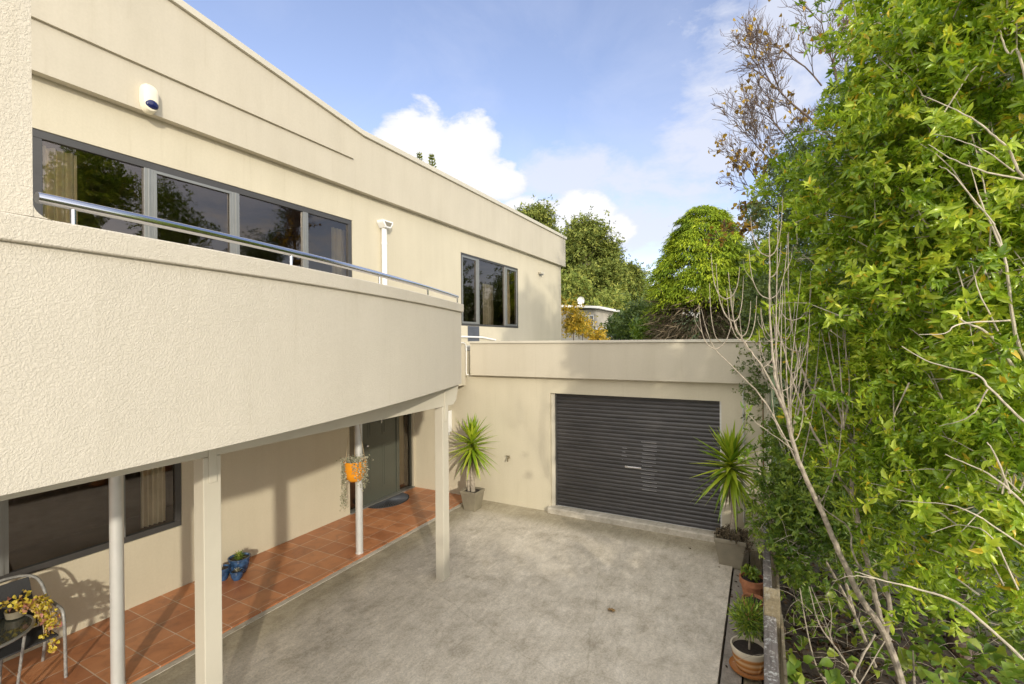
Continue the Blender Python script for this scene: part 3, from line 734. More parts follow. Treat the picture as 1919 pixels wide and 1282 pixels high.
# ================================================================= FENCE
fence = root('timber_fence', (.04, 4.3, -.3), 'low lichen covered timber fence along the right edge of the yard', 'fence')
mb = MB(); mb.box(-.002, -4, .80, .088, 4.30, .885); mb.build('top_rail', M_old, fence, bev=.012)
mb = MB(); mb.box(-.004, 4.45, .70, .07, 7.86, .775); mb.build('far_rail', M_old, fence, bev=.01)
def fpost(y, z):
    mb = MB(); mb.prism([(y, -.6), (y+.11, -.6), (y+.11, z-.03), (y+.055, z+.02), (y, z-.03)], 'x', .0, .115); mb.build('fence_post', M_old2, fence, bev=.006)
fpost(4.31, 1.06); fpost(7.5, .95); fpost(1.4, .79)
for i in range(44):
    y = -1+i*.205
    if y > 7.7: continue
    mb = MB(); mb.box(.119, y, -.75, .139, y+.18, (.80 if y < 4.4 else .66)+random.uniform(-.01, .01)); mb.build('paling', M_old2, fence)
mb = MB(); mb.box(.089, -4, .25, .117, 4.2, .33); mb.box(.072, 4.5, .2, .117, 7.4, .28); mb.build('lower_rail', M_old2, fence)

# ================================================================= POTS AND PLANTS
def planter_sq(c, top, bot, h, parent):
    mb = MB(); q = [(bot, 0), (top*.97, h*.86), (top*1.03, h*.87), (top*1.03, h), (top*.9, h), (top*.88, h*.9)]
    vs = []; 
    for r, z in q:
        for sx, sy in ((-1, -1), (1, -1), (1, 1), (-1, 1)): vs.append((c[0]+sx*r, c[1]+sy*r, c[2]+z))
    fs = [(i*4+k, i*4+(k+1) % 4, (i+1)*4+(k+1) % 4, (i+1)*4+k) for i in range(len(q)-1) for k in range(4)]+[(3, 2, 1, 0)]
    mb.add(vs, fs); o = mb.build('pot', M_planter, parent, bev=.008)
    mb = MB(); mb.box(c[0]-top*.885, c[1]-top*.885, c[2]+h*.86, c[0]+top*.885, c[1]+top*.885, c[2]+h*.91); mb.build('soil', M_soil, parent); return o
def pot_round(c, prof, mat, parent, soil_r, soil_z, n=32):
    mb = MB(); m = len(prof); vs = []
    for r, z in prof:
        for k in range(n):
            a = 2*PI*k/n; vs.append((c[0]+r*math.cos(a), c[1]+r*math.sin(a), c[2]+z))
    fs = [(i*n+k, i*n+(k+1) % n, (i+1)*n+(k+1) % n, (i+1)*n+k) for i in range(m-1) for k in range(n)]+[tuple(range(n-1, -1, -1))]
    mb.add(vs, fs); o = mb.build('pot', mat, parent, smooth=True)
    mb = MB(); mb.lathe([(soil_r, soil_z-.01), (soil_r, soil_z)], c, 24); mb.build('soil', M_soil, parent); return o
def blades(name, c, n, L0, L1, w, mat, parent, emin=-.7, emax=1.45, droop=.25, seg=6, axis_h=.15):
    P = []; F = []; T = []; k = 0
    for i in range(n):
        az = i*2.39996+random.uniform(-.2, .2); t = (i+.5)/n; el = emin+(emax-emin)*t**.85
        el += random.gauss(0, .16)*(L0 > .2); ln = random.uniform(L0*.8, L1)*(1 if el < 1 else .8); d = Vector((math.cos(az)*math.cos(el), math.sin(az)*math.cos(el), math.sin(el)))
        side = d.cross(Vector((0, 0, 1))).normalized() if abs(d.z) < .98 else Vector((1, 0, 0)); p = Vector(c)+Vector((0, 0, axis_h*(t-.5))); tone = random.random(); dr = droop*random.uniform(.5, 1.5)
        nn = side.cross(d)
        for j in range(seg+1):
            s = j/seg; q = p+d*ln*s+Vector((0, 0, -dr*ln*s*s*math.cos(el))); ww = w*(.55+1.2*s if s < .35 else 1.0*(1-s)/.65+.0)*.5; ww = max(ww, .0006)
            P += [q+side*ww+nn*ww*.5, q, q-side*ww+nn*ww*.5]; T += [tone]*3
        for j in range(seg):
            b = k+j*3; F += [(b, b+1, b+4, b+3), (b+1, b+2, b+5, b+4)]
        k += (seg+1)*3
    return fastmesh(name, np.array([tuple(v) for v in P]), np.array(F), np.array(T), mat, parent)

c = onZ(882, 957, 0); c = (c[0], c[1]+.07, .0)
t = root('potted_yucca', c, 'spiky green yucca in a square stone planter beside the tiled path', 'potted plant', 'yuccas in square stone planters')
planter_sq(c, .165, .115, .36, t)
mb = MB(); mb.tube(smoothpath([(c[0]+.01, c[1], .3), (c[0]-.01, c[1], .7), (c[0]-.005, c[1]+.01, .98)]), [.045]*5+[.04]*4, 10); mb.build('trunk', M_bark, t, smooth=True)
mb = MB(); mb.tube([(c[0]-.07, c[1]-.02, .3), (c[0]-.08, c[1]-.02, .52)], .025, 8); mb.build('cut_stump', M_bark, t)
blades('leaves', (c[0], c[1], 1.18), 125, .44, .64, .060, M_yucca, t, -1.15, 1.45, .12, axis_h=.28)
blades('dead_leaves', (c[0], c[1], 1.06), 14, .3, .5, .035, M_dry, t, -1.45, -.9, .1, axis_h=.1)
c = onZ(1382, 1062, 0); c = (-.40, 7.22, -.025)
t = root('potted_yucca', c, 'spiky green yucca in a square stone planter right of the roller door, by the fence', 'potted plant', 'yuccas in square stone planters')
planter_sq(c, .195, .135, .40, t)
mb = MB(); mb.tube(smoothpath([(c[0]+.02, c[1], .35), (c[0]+.05, c[1], .7), (c[0]+.02, c[1], 1.18)]), [.045]*9, 10); mb.build('trunk', M_bark, t, smooth=True)
blades('leaves', (c[0]+.01, c[1], 1.33), 125, .50, .72, .066, M_yucca, t, -1.2, 1.45, .14, axis_h=.28)
blades('dead_leaves', (c[0]+.01, c[1], 1.2), 14, .3, .55, .035, M_dry, t, -1.45, -.9, .1, axis_h=.1)
foliage('ground_cover', [((c[0]+.02, c[1]-.02, .41), (.22, .22, .07)), ((c[0]+.2, c[1]-.1, .32), (.07, .12, .12))], 420, 5, .03, .014, M_dry, t, kind='r')

def mk_pot(name, loc, prof, mat, soil, label, group=None, cat='potted plant'):
    t = root(name, loc, label, cat, group); pot_round(loc, prof, mat, t, *soil); return t
def bulge(r, h): return [(r*.62, 0), (r*.70, .01), (r*.92, h*.35), (r*1.0, h*.7), (r*.96, h*.86), (r*1.1, h*.9), (r*1.1, h), (r*.95, h), (r*.9, h*.88)]
zt = .02
b1 = onZ(451, 1071, zt); b1 = (b1[0]+.02, b1[1]-.03, zt)
t = mk_pot('blue_potted_succulent', b1, bulge(.125, .21), M_blue, (.115, .19), 'largest of three blue glazed pots with a green succulent, by the house wall', 'blue pots by the wall')
blades('leaves', (b1[0], b1[1], .21), 60, .07, .12, .03, M_succ, t, -.1, 1.4, .1, 4, .04); blades('leaves', (b1[0]+.05, b1[1]-.04, .21), 24, .04, .07, .022, M_succ, t, -.1, 1.4, .1, 4, .02)
b2 = onZ(446, 1085, zt); b2 = (b2[0]+.01, b2[1]-.02, zt)
t = mk_pot('blue_potted_succulent', b2, bulge(.075, .12), M_blue, (.07, .105), 'smallest blue glazed pot with grey spiky succulent, in front of the largest', 'blue pots by the wall')
blades('leaves', (b2[0], b2[1], .115), 34, .04, .08, .014, M_trail, t, .0, 1.4, .1, 4, .02)
b3 = onZ(420, 1086, zt); b3 = (b3[0], b3[1]-.02, zt)
t = mk_pot('blue_potted_succulent', b3, bulge(.085, .16), M_blue, (.08, .14), 'blue glazed pot with a bare grey twig, partly hidden behind the near post', 'blue pots by the wall')
blades('leaves', (b3[0], b3[1], .15), 20, .03, .07, .012, M_dry, t, .2, 1.5, .1, 4, .02)
mb = MB(); mb.tube([(b3[0], b3[1], .14), (b3[0]-.01, b3[1]+.01, .27)], .004, 5); mb.build('twig', M_twig, t)

# hanging pot
hc = (-5.10, 4.80, 1.09)
q = onX(665.5, 905, -5.1); hc = (-5.10, q[1], q[2]+.01)
t = root('hanging_pot', hc, 'orange hanging pot with trailing silver plant beside the steel pole', 'hanging plant')
R_ = .155
prof = [(.02, 0), (.075, .012), (.12, .05), (.145, .12), (R_, .22), (R_+.003, .30), (R_-.008, .30), (R_-.012, .26)]
pot_round(hc, prof, M_orange, t, R_-.012, .27)
mb = MB(); ap = Vector((hc[0]-.02, hc[1]-.0, 2.515))
for a in (2.4, 4.6, .3):
    mb.tube([(hc[0]+R_*math.cos(a), hc[1]+R_*math.sin(a), hc[2]+.29), ap], .0035, 5)
mb.build('cord', M_rope, t)
P = []; 
for s in range(60):
    a = random.choice([3.6, 3.9, 4.3, 4.0, 3.3, 5.6, .2, 6.0, .5, 2.0])+random.uniform(-.35, .35); x = hc[0]+(R_+.01)*math.cos(a); y = hc[1]+(R_+.01)*math.sin(a)
    ln = random.uniform(.15, .75) if not (5 < a or a < 1) else random.uniform(.1, .45); z = hc[2]+.29; k = int(ln/.014)
    for j in range(k):
        x += random.gauss(0, .0025); y += random.gauss(0, .0025); P.append((x, y, z-j*.014))
P = np.array(P); P = np.vstack([P, np.array([hc[0], hc[1], hc[2]+.31])+RNG.normal(0, 1, (500, 3))*[.08, .08, .018]]); n = len(P)
V, F = rhomb_arrays(P, rdir(n), rdir(n), RNG.uniform(.016, .032, n), RNG.uniform(.014, .024, n)); fastmesh('trailing_leaves', V, F, np.repeat(RNG.random(n), 4), M_trail, t)

# terracotta pots along fence
c = (-.115, 6.32, -.04); t = mk_pot('terracotta_potted_plant', c, [(.09, 0), (.13, .22), (.145, .225), (.148, .29), (.13, .29), (.125, .25)], M_terra, (.126, .26), 'terracotta pot with small green leafy plant by the fence, beyond the smaller one', 'terracotta pots by the fence')
foliage('leaves', [((c[0], c[1], .30), (.1, .1, .08))], 26, 6, .05, .03, M_leafC, t)
c = (-.10, 5.93, -.04); t = mk_pot('terracotta_pot', c, [(.075, 0), (.105, .17), (.12, .175), (.122, .23), (.105, .23), (.10, .2)], M_terra, (.1, .2), 'small terracotta pot with bare soil and dry stems at the foot of the fence', 'terracotta pots by the fence')
blades('dry_stems', (c[0], c[1], .16), 14, .04, .09, .01, M_dry, t, .2, 1.4)
def m_banded():
    m, nt, b = newmat('banded_ceramic'); v = coords(nt); se = N(nt, 'ShaderNodeSeparateXYZ'); L(nt, v, se.inputs[0])
    w_ = mathn(nt, 'MULTIPLY', se.outputs[2], 4.2); fr = mathn(nt, 'FRACT', mathn(nt, 'MULTIPLY', w_, 4.0)); 
    bands = ramp(nt, fr, [(.0, (.62, .42, .22)), (.4, (.38, .14, .035)), (.7, (.50, .24, .08)), (1, (.62, .42, .22))])
    top = ramp(nt, w_, [(.68, (0, 0, 0)), (.74, (1, 1, 1))]); L(nt, mix(nt, top, bands, (.62, .55, .42)), b.inputs['Base Color']); b.inputs['Roughness'].default_value = .25; return m
M_band = m_banded()
c = (-.125, 4.98, -.02); t = mk_pot('banded_potted_bush', c, [(.10, .02), (.115, .03), (.14, .10), (.155, .19), (.162, .21), (.162, .225), (.148, .225), (.142, .18)], M_band, (.143, .19), 'round bushy plant in cream and brown banded pot on a saucer by the fence')
mb = MB(); mb.lathe([(.10, 0), (.17, .018), (.175, .028), (.165, .022), (.1, .012)], c, 32); mb.build('saucer', M_band, t, smooth=True)
mb = MB(); mb.tube([(c[0], c[1], .17), (c[0]+.01, c[1], .34)], .01, 6); mb.build('stem', M_bark, t)
for _ in range(1):
    P, d, i_ = blob_points([((c[0]+.0, c[1], .46), (.14, .14, .15))], 900, .5)
    D = nrm(d+RNG.normal(0, .35, (900, 3))+[0, 0, .15]); V, F = leaf_arrays(P, D, rdir(900), RNG.uniform(.045, .08, 900), RNG.uniform(.009, .013, 900)); fastmesh('leaves', V, F, np.repeat(RNG.random(900), 8), M_leafC, t)

# door mat
t = root('door_mat', (-6.42, 6.98, .02), 'dark grey half round rubber mat at the front door', 'door mat')
mb = MB(); hp = [(-6.47, 6.50), (-6.47, 7.46)]+[(-6.47+.40*math.sin(a), 6.98+.48*math.cos(a)) for a in np.linspace(.1, PI-.1, 24)]
mb.prism(hp, 'z', .021, .034); mb.build('mat_base', M_black, t)
mb = MB()
for a in np.linspace(.12, PI-.12, 26): mb.tube([(-6.45, 6.98, .036), (-6.47+.385*math.sin(a), 6.98+.465*math.cos(a), .036)], .004, 4)
mb.build('mat_ribs', M_black_g, t)

# fallen leaf on the concrete
c = onZ(1146, 1145, .01)
def one_leaf(c, s, seed):
    rn = random.Random(seed); pts = [(0, 0, .012*s*10)]; V = [(c[0], c[1], c[2]+.004)]; k = 11
    for i in range(k*2):
        a = PI*i/k; r = s*(1 if i % 2 == 0 else .55)*rn.uniform(.8, 1.1); V.append((c[0]+r*math.cos(a), c[1]+r*math.sin(a)*.8, c[2]+rn.uniform(.0, .02)))
    mb = MB(); mb.add(V, [(0, 1+i, 1+(i+1) % (2*k)) for i in range(2*k)]); return mb
tag(one_leaf(c, .055, 3).build('fallen_leaf', simple('dead_leaf', (.28, .17, .06), .8, var=.3, vscale=30), None), 'single brown fallen leaf lying on the open concrete', 'fallen leaf')
lit = [(random.uniform(-.36, -.2), random.uniform(3.5, 7), -.024) for _ in range(26)]+[(-.4-abs(random.gauss(0, .3)), random.uniform(4, 7.6), .004) for _ in range(4)]
P = np.array(lit); n = len(P); d = rdir(n)*[1, 1, .1]; V, F = leaf_arrays(P, nrm(d), np.tile([0, 0, 1.], (n, 1)), RNG.uniform(.03, .06, n), RNG.uniform(.015, .03, n)); o = fastmesh('leaf_debris', V, F, np.repeat(RNG.random(n), 8), M_litter, None); tag(o, 'scattered small dead leaves on the side path', 'leaf debris'); o['kind'] = 'stuff'

# ================================================================= CHAIR, TABLE
def chair(name, base, label):
    """base: origin, chair faces +x; frame loop in YZ plane at back"""
    x, y, _ = base; t = root(name, base, label, 'chair', 'metal garden chairs by the lower window')
    zf = .022
    for sgn in (-1, 1):   # side frames: front leg, arm, rear
        yq = y+sgn*.27
        mb = MB(); mb.tube(smoothpath([(x+.26, yq, zf), (x+.25, yq, .35), (x+.22, yq, .60), (x+.10, yq, .645), (x-.12, yq, .64), (x-.2, yq, .60)], 5), .0135, 10); mb.build('arm_frame', M_chairm, t, smooth=True)
        mb = MB(); mb.tube([(x-.12, yq*.98+y*.02, .42), (x-.24, yq, zf)], .0135, 8); mb.build('leg', M_chairm, t, smooth=True)
    mb = MB(); mb.tube(smoothpath([(x-.10, y-.27, .42), (x-.17, y-.27, .70), (x-.22, y-.20, .88), (x-.235, y, .93), (x-.22, y+.20, .88), (x-.17, y+.27, .70), (x-.10, y+.27, .42)], 6), .0135, 10); mb.build('back_frame', M_chairm, t, smooth=True)
    mb = MB(); mb.add([(x-.115, y-.20, .45), (x-.115, y+.20, .45), (x-.22, y+.17, .89), (x-.22, y-.17, .89)], [(0, 1, 2, 3)]); o = mb.build('backrest', M_sling, t); s = o.modifiers.new('s', 'SOLIDIFY'); s.thickness = .012
    mb = MB(); mb.box(x-.12, y-.235, .415, x+.23, y+.235, .432); mb.build('seat', M_sling, t, bev=.01)
    return t
chair('garden_chair', (-5.97, 1.66, .02), 'white and black metal garden chair standing against the wall behind the small table')
chair('garden_chair', (-5.55, 1.02, .02), 'nearer garden chair in the bottom left corner, mostly cut off')
tc = (-5.92, 1.42, .02); t = root('patio_table', tc, 'small round patio table with dark glass top and grey rim', 'table')
mb = MB(); mb.lathe([(.335, .585), (.335, .593)], tc, 48); 
mg, nt, b = newmat('smoked_glass'); b.inputs['Base Color'].default_value = (.05, .055, .045, 1); b.inputs['Roughness'].default_value = .08
mb.build('table_top', mg, t, smooth=True)
mb = MB(); mb.tube([(tc[0]+.345*math.cos(a), tc[1]+.345*math.sin(a), tc[2]+.585) for a in np.linspace(0, 2*PI, 49)], .014, 8, False); mb.build('rim', M_mull, t, smooth=True)
for k in range(4):
    a = PI/4+k*PI/2; mb = MB(); mb.tube([(tc[0]+.33*math.cos(a), tc[1]+.33*math.sin(a), tc[2]+.58), (tc[0]+.26*math.cos(a), tc[1]+.26*math.sin(a), tc[2])], .011, 8); mb.build('leg', M_chairm, t)
zt2 = tc[2]+.594
pc_ = (-6.02, 1.42, zt2); t = mk_pot('white_potted_plant', pc_, [(.06, 0), (.075, .02), (.10, .12), (.10, .13), (.09, .13), (.085, .11)], M_white, (.088, .115), 'white bowl pot with small plant on the patio table')
blades('leaves', (pc_[0], pc_[1], pc_[2]+.12), 20, .05, .10, .015, M_trail, t, .1, 1.4)
tp = (-6.04, 1.70, zt2); t = root('trailing_potted_plant', tp, 'yellow and pink leaved plant trailing off the edge of the patio table', 'potted plant')
pot_round(tp, [(.05, 0), (.07, .01), (.08, .07), (.07, .07), (.065, .06)], M_planter, t, .07, .06, 20)
P = []; X_ = []
for s in range(7):
    a0 = onX(random.uniform(60, 85), random.uniform(1128, 1140), -5.95); p = Vector(tp)+Vector((random.uniform(-.05, .05), random.uniform(-.03, .05), .09)); tgt = Vector(onX(random.uniform(82, 112), random.uniform(1165, 1225), -5.78))
    midp = (p+tgt)/2+Vector((.03, .03, .12)); pth = smoothpath([p, midp, tgt], 7); X_.append(pth)
    for q in pth: P += [q+RNG.normal(0, .018, 3) for _ in range(3)]
P += [np.array(tp)+[RNG.normal(0, .04), RNG.normal(-.02, .06), .10+RNG.random()*.10] for _ in range(26)]
mb = MB()
for pth in X_: mb.tube(pth, .0025, 5)
mb.build('stem', M_twig, t)
P = np.array(P); n = len(P); V, F = leaf_arrays(P, nrm(rdir(n)+[0.3, 0, .0]), rdir(n), RNG.uniform(.03, .05, n), RNG.uniform(.025, .04, n), .4); fastmesh('leaves', V, F, np.repeat(RNG.random(n)*.95, 8), M_pinky, t)

# ================================================================= TREES (near)
def B(px, py, D, r): return (at(px, py, D), r)
def keep_clear(P):
    """no leaves inside garage/over the open yard near the camera"""
    x, y, z = P[:, 0], P[:, 1], P[:, 2]; d = np.sqrt(x**2+y**2+(z-H)**2)
    return (d > 2.0) & ~((x < .12) & (z < .9)) & ~((x < .2) & (y > 7.7) & (y < 14.2) & (z < 3.15))

# bright pittosporum, right
tA = root('broadleaf_tree', (2.6, 3.4, -.9), 'tall bright green broadleaf tree filling the right edge, with pale branches', 'tree')
blA = [B(1905, 60, 3.0, .50), B(1790, 90, 3.3, .46), B(1700, 50, 3.8, .42), B(1670, 140, 3.9, .34), B(1800, 230, 3.2, .42), B(1705, 250, 3.6, .40), B(1625, 290, 3.9, .34), B(1575, 350, 4.2, .30),
       B(1900, 330, 3.0, .42), B(1770, 390, 3.3, .42), B(1650, 410, 3.7, .40), B(1565, 470, 4.2, .34), B(1890, 500, 3.0, .38), B(1760, 560, 3.3, .40), B(1640, 580, 3.7, .38), B(1560, 620, 4.3, .30),
       B(1880, 690, 3.0, .36), B(1750, 720, 3.3, .36), B(1640, 760, 3.8, .34), B(1890, 880, 2.9, .34), B(1780, 900, 3.2, .36), B(1690, 900, 3.6, .30), B(1880, 1050, 2.8, .28), B(1770, 1040, 3.2, .24), B(1700, 1010, 3.6, .2),
       B(1850, -120, 3.6, .6), B(1730, -150, 4.2, .6), B(1960, -300, 3.9, .8), B(2010, 80, 3.5, .4), B(2000, 420, 3.4, .35), B(1990, 620, 3.5, .4), B(2000, 950, 3.3, .35), 
       ]
blA += [B(1510, 350, 4.7, .26), B(1500, 470, 4.6, .27), B(1505, 590, 4.6, .27), B(1530, 700, 4.5, .27), B(1565, 810, 4.3, .27), B(1600, 200, 4.4, .24)]
blA = [(c+(0 if c[0] < .55 else 1)*.25*nrm(c-np.array([0, 0, H]))*1.0, r) for c, r in blA]
sprays('crown', blA, 2150, .33, 8, 7, .076, .0235, M_leafA, tA, power=.55, cull=keep_clear, stems=650, stemmat=M_twig)
mb = MB(); base = np.array([2.6, 3.4, -.9]); hub = at(2050, 1000, 3.2)
limb(mb, [base, (base+hub)/2+[0, .1, 0], hub, at(2000, 800, 3.3), at(1950, 500, 3.6), at(1900, 100, 4.0), at(1850, -300, 4.3)], .09, .02, 10)
def PB(*q): return [at(*a) for a in q]
lim = [([(1990, 760, 3.1), (1919, 668, 3.0), (1897, 590, 2.95), (1883, 479, 2.95), (1856, 400, 3.0), (1840, 330, 3.05)], .021, .006),
       ([(1930, 740, 3.0), (1860, 632, 2.9), (1815, 606, 2.9), (1780, 585, 3.0)], .018, .004), ([(1893, 600, 2.9), (1801, 606, 2.8), (1770, 624, 2.8), (1722, 626, 2.85)], .009, .003),
       ([(1960, 830, 2.8), (1919, 791, 2.75), (1856, 730, 2.75), (1828, 702, 2.8), (1746, 681, 3.0), (1690, 650, 3.1)], .014, .004),
       ([(2000, 1310, 2.9), (1919, 1238, 2.85), (1861, 1184, 2.85), (1793, 1130, 2.9), (1720, 1105, 3.0), (1649, 1087, 3.1), (1602, 1072, 3.2)], .019, .005),
       ([(1990, 1060, 2.8), (1919, 1025, 2.75), (1825, 964, 2.8), (1771, 946, 2.9), (1681, 939, 3.1)], .011, .003),
       ([(1960, 990, 2.9), (1901, 928, 2.8), (1850, 888, 2.85), (1771, 852, 3.0)], .014, .005), ([(1893, 925, 2.8), (1865, 852, 2.8), (1850, 830, 2.8)], .010, .005),
       ([(1980, 380, 3.0), (1916, 328, 2.85), (1890, 280, 2.85), (1857, 249, 2.85), (1808, 213, 2.95), (1726, 177, 3.2)], .015, .004), ([(1915, 335, 2.8), (1850, 322, 2.8), (1790, 300, 2.9), (1740, 270, 3.1)], .010, .003),
       ([(1900, 320, 2.8), (1850, 285, 2.75), (1800, 262, 2.8), (1750, 250, 2.9)], .007, .002), ([(1990, 560, 2.8), (1919, 130, 2.9), (1890, 100, 2.95), (1875, 60, 3.0), (1866, 20, 3.1)], .014, .005),
       ([(1880, 470, 2.9), (1840, 380, 2.95), (1815, 300, 3.0)], .010, .003), ([(1865, 420, 2.9), (1790, 330, 3.0), (1760, 310, 3.1)], .008, .003), ([(1870, 620, 2.9), (1835, 545, 2.9), (1820, 490, 3.0)], .008, .003), ([(1850, 730, 2.8), (1820, 780, 2.85), (1760, 800, 3.0)], .007, .003),
       ([(1919, 1130, 2.7), (1860, 1010, 2.75), (1800, 985, 2.9), (1745, 1000, 3.0)], .008, .003), ([(1640, 1085, 3.1), (1600, 1080, 3.1), (1560, 1090, 3.2)], .006, .002)]
for q, r0, r1 in lim: limb(mb, PB(*q), r0*.6, r1*.55, 7, 5, .0015)
mb.build('branch', M_twig, tA, smooth=True)

# bare stemmed tree in the middle
b0 = at(1700, 1380, 4.0); tB = root('bare_stemmed_tree', tuple(b0), 'grey multi stemmed tree with mostly bare upright pruned stems behind the fence', 'tree')
mb = MB()
stems = [([(1700, 1400, 4.0), (1690, 1282, 4.0), (1657, 1188, 4.0), (1616, 1126, 3.95), (1573, 1036, 3.9), (1540, 960, 3.85), (1508, 892, 3.8), (1483, 820, 3.8), (1472, 770, 3.8), (1454, 709, 3.85), (1445, 623, 3.9), (1442, 520, 3.95), (1442, 434, 4.0)], .042, .005),
         ([(1665, 1200, 4.02), (1652, 1170, 4.05), (1638, 1108, 4.1), (1616, 1015, 4.1), (1598, 939, 4.1), (1596, 830, 4.1), (1588, 788, 4.1), (1581, 736, 4.1), (1561, 675, 4.15), (1543, 544, 4.2)], .034, .005),
         ([(1612, 990, 4.1), (1598, 932, 4.05), (1577, 903, 4.05), (1535, 830, 4.0), (1506, 771, 4.0), (1482, 702, 4.0), (1465, 640, 4.0), (1447, 572, 4.0)], .02, .004),
         ([(1595, 830, 4.1), (1581, 805, 4.1), (1523, 736, 4.1), (1492, 654, 4.1), (1478, 554, 4.15), (1478, 434, 4.2)], .017, .004),
         ([(1475, 784, 3.8), (1458, 743, 3.8), (1430, 690, 3.8), (1403, 654, 3.85), (1376, 602, 3.9), (1365, 510, 3.95)], .014, .003),
         ([(1500, 880, 3.8), (1437, 760, 3.85), (1385, 700, 3.9), (1341, 656, 3.95), (1325, 620, 3.95), (1314, 578, 4.0)], .010, .0025),
         ([(1660, 1190, 4.0), (1668, 1150, 3.95), (1662, 1100, 3.95), (1656, 1060, 3.95)], .026, .02), ([(1638, 1110, 4.0), (1600, 1040, 3.95), (1590, 990, 3.95), (1545, 955, 3.9), (1534, 930, 3.85)], .012, .006),
         ([(1588, 800, 4.1), (1583, 760, 4.1), (1585, 690, 4.1), (1584, 620, 4.1), (1592, 545, 4.15)], .009, .003), ([(1600, 850, 4.05), (1650, 765, 4.0), (1710, 778, 3.9)], .008, .003), ([(1560, 905, 4.0), (1545, 800, 4.0), (1533, 735, 4.0)], .007, .002),
         ([(1488, 845, 3.8), (1420, 795, 3.8), (1394, 770, 3.8)], .005, .002), ([(1600, 1060, 4.0), (1640, 1085, 3.9), (1660, 1120, 3.9)], .008, .005),
         ([(1630, 1310, 3.9), (1600, 1270, 3.9), (1640, 1190, 4.0)], .012, .01), ([(1600, 1300, 3.9), (1660, 1200, 4.0)], .007, .006)]
for q, r0, r1 in stems: limb(mb, PB(*q), r0*.72, r1*.7, 8, 5, .002)
rs_ = random.Random(31)
for i_ in range(20):
    bx_, by_ = rs_.choice([(1483, 820), (1540, 940), (1598, 930), (1581, 805), (1454, 709), (1500, 880), (1590, 800), (1475, 784)]); tx = bx_+rs_.uniform(-70, 45); ty = by_-rs_.uniform(170, 330); D0 = rs_.uniform(3.8, 4.15); bw = rs_.uniform(-14, 14)
    limb(mb, PB((bx_, by_, D0), (bx_*.65+tx*.35+bw, by_*.68+ty*.32, D0), (bx_*.3+tx*.7+bw*.6, by_*.33+ty*.67, D0+.05), (tx, ty, D0+.1)), rs_.uniform(.004, .008), .0015, 5, 4)
rr = random.Random(5)
# candelabra twigs: leave sideways then sweep upward
cand = [(1376, 602, 3.9), (1390, 630, 3.86), (1350, 640, 3.95), (1442, 520, 3.95), (1443, 560, 3.93), (1446, 640, 3.9), (1450, 690, 3.86), (1470, 770, 3.8), (1465, 640, 4.0), (1482, 702, 4), (1430, 690, 3.82), (1410, 660, 3.84), (1495, 660, 4.1), (1484, 600, 4.1), (1506, 771, 4.0), (1360, 560, 3.92), (1341, 656, 3.95), (1395, 640, 3.86), (1485, 830, 3.8), (1442, 480, 3.95), (1462, 735, 3.83)]
for (px, py, D) in cand:
    for sgn in (-1, 1):
        if rr.random() < .15: continue
        w_ = rr.uniform(14, 34)*sgn; h_ = rr.uniform(50, 125); dd = rr.uniform(-.12, .12)
        limb(mb, PB((px, py, D), (px+w_*.55, py-h_*.10, D+dd*.4), (px+w_*.95, py-h_*.38, D+dd*.8), (px+w_*1.12, py-h_*.72, D+dd), (px+w_*1.18, py-h_, D+dd)), .0045, .0018, 5, 3)
        if rr.random() < .4: limb(mb, PB((px+w_*.95, py-h_*.38, D+dd*.8), (px+w_*1.4, py-h_*.6, D+dd), (px+w_*1.5, py-h_*.8, D+dd)), .003, .0012, 4, 3)
mb.build('trunk', M_bark, tB, smooth=True)
foliage('leaves', [B(1400, 860, 3.9, .06), B(1540, 905, 3.9, .08), B(1500, 790, 3.9, .05), B(1545, 600, 4.2, .05), B(1475, 870, 3.8, .06), B(1400, 765, 3.8, .05)], 14, 6, .07, .026, M_leafC, tB)

tH = root('shade_hedge', (.9, -2.5, -.5), 'row of clipped greenery added out of view outside the fence to shade the yard', 'shade_hedge')
blH = [(np.array([.95+.15*math.sin(i), -7.5+i*.52, .55]), (.42, .5, .75)) for i in range(19)]+[(np.array([1.0, -7.5+i*.52, (1.72 if i < 17 else 1.3)+.10*math.sin(i*2.3)]), (.40, .45, .62)) for i in range(19)]
blH += [(np.array([1.0, 2.55, .95]), (.42, .4, .6)), (np.array([1.05, 2.95, .95]), (.42, .4, .6))]
foliage('leaves', blH, 9000, 6, .10, .05, M_leafC, tH, kind='r', power=.4)  # out of view, put in to keep the low sun off the concrete
mb = MB()
for i in range(9): mb.tube([(.95, -7.3+i*1.0, -.6), (1.0, -7.2+i*1.0, 1.6)], [.05, .02], 6)
mb.build('stems', M_dbark, tH)

# shrub leaning over the fence
tS = root('leafy_shrub', (.9, 5.4, -.7), 'mid green leafy shrub leaning over the far end of the fence', 'shrub')
blS = [B(1480, 855, 5.6, .22), B(1500, 930, 5.2, .36), B(1455, 960, 5.3, .16), B(1490, 1010, 5.0, .28), B(1540, 990, 4.9, .30), B(1465, 1075, 4.9, .15), B(1560, 900, 5.3, .36), B(1520, 830, 5.8, .36), B(1590, 1000, 5.0, .28), B(1500, 1100, 4.9, .12)]
sprays('leaves', blS, 620, .26, 7, 6, .066, .019, M_leafC, tS, cull=keep_clear, stems=200, stemmat=M_twig, power=.6)
mb = MB()
for q in ([(1640, 1250, 5.2), (1600, 1150, 5.2), (1540, 1040, 5.1), (1490, 960, 5.2), (1450, 900, 5.5)], [(1600, 1150, 5.2), (1560, 1000, 5.2), (1520, 860, 5.6)]): limb(mb, PB(*q), .02, .006, 6)
mb.build('stem', M_bark, tS, smooth=True)

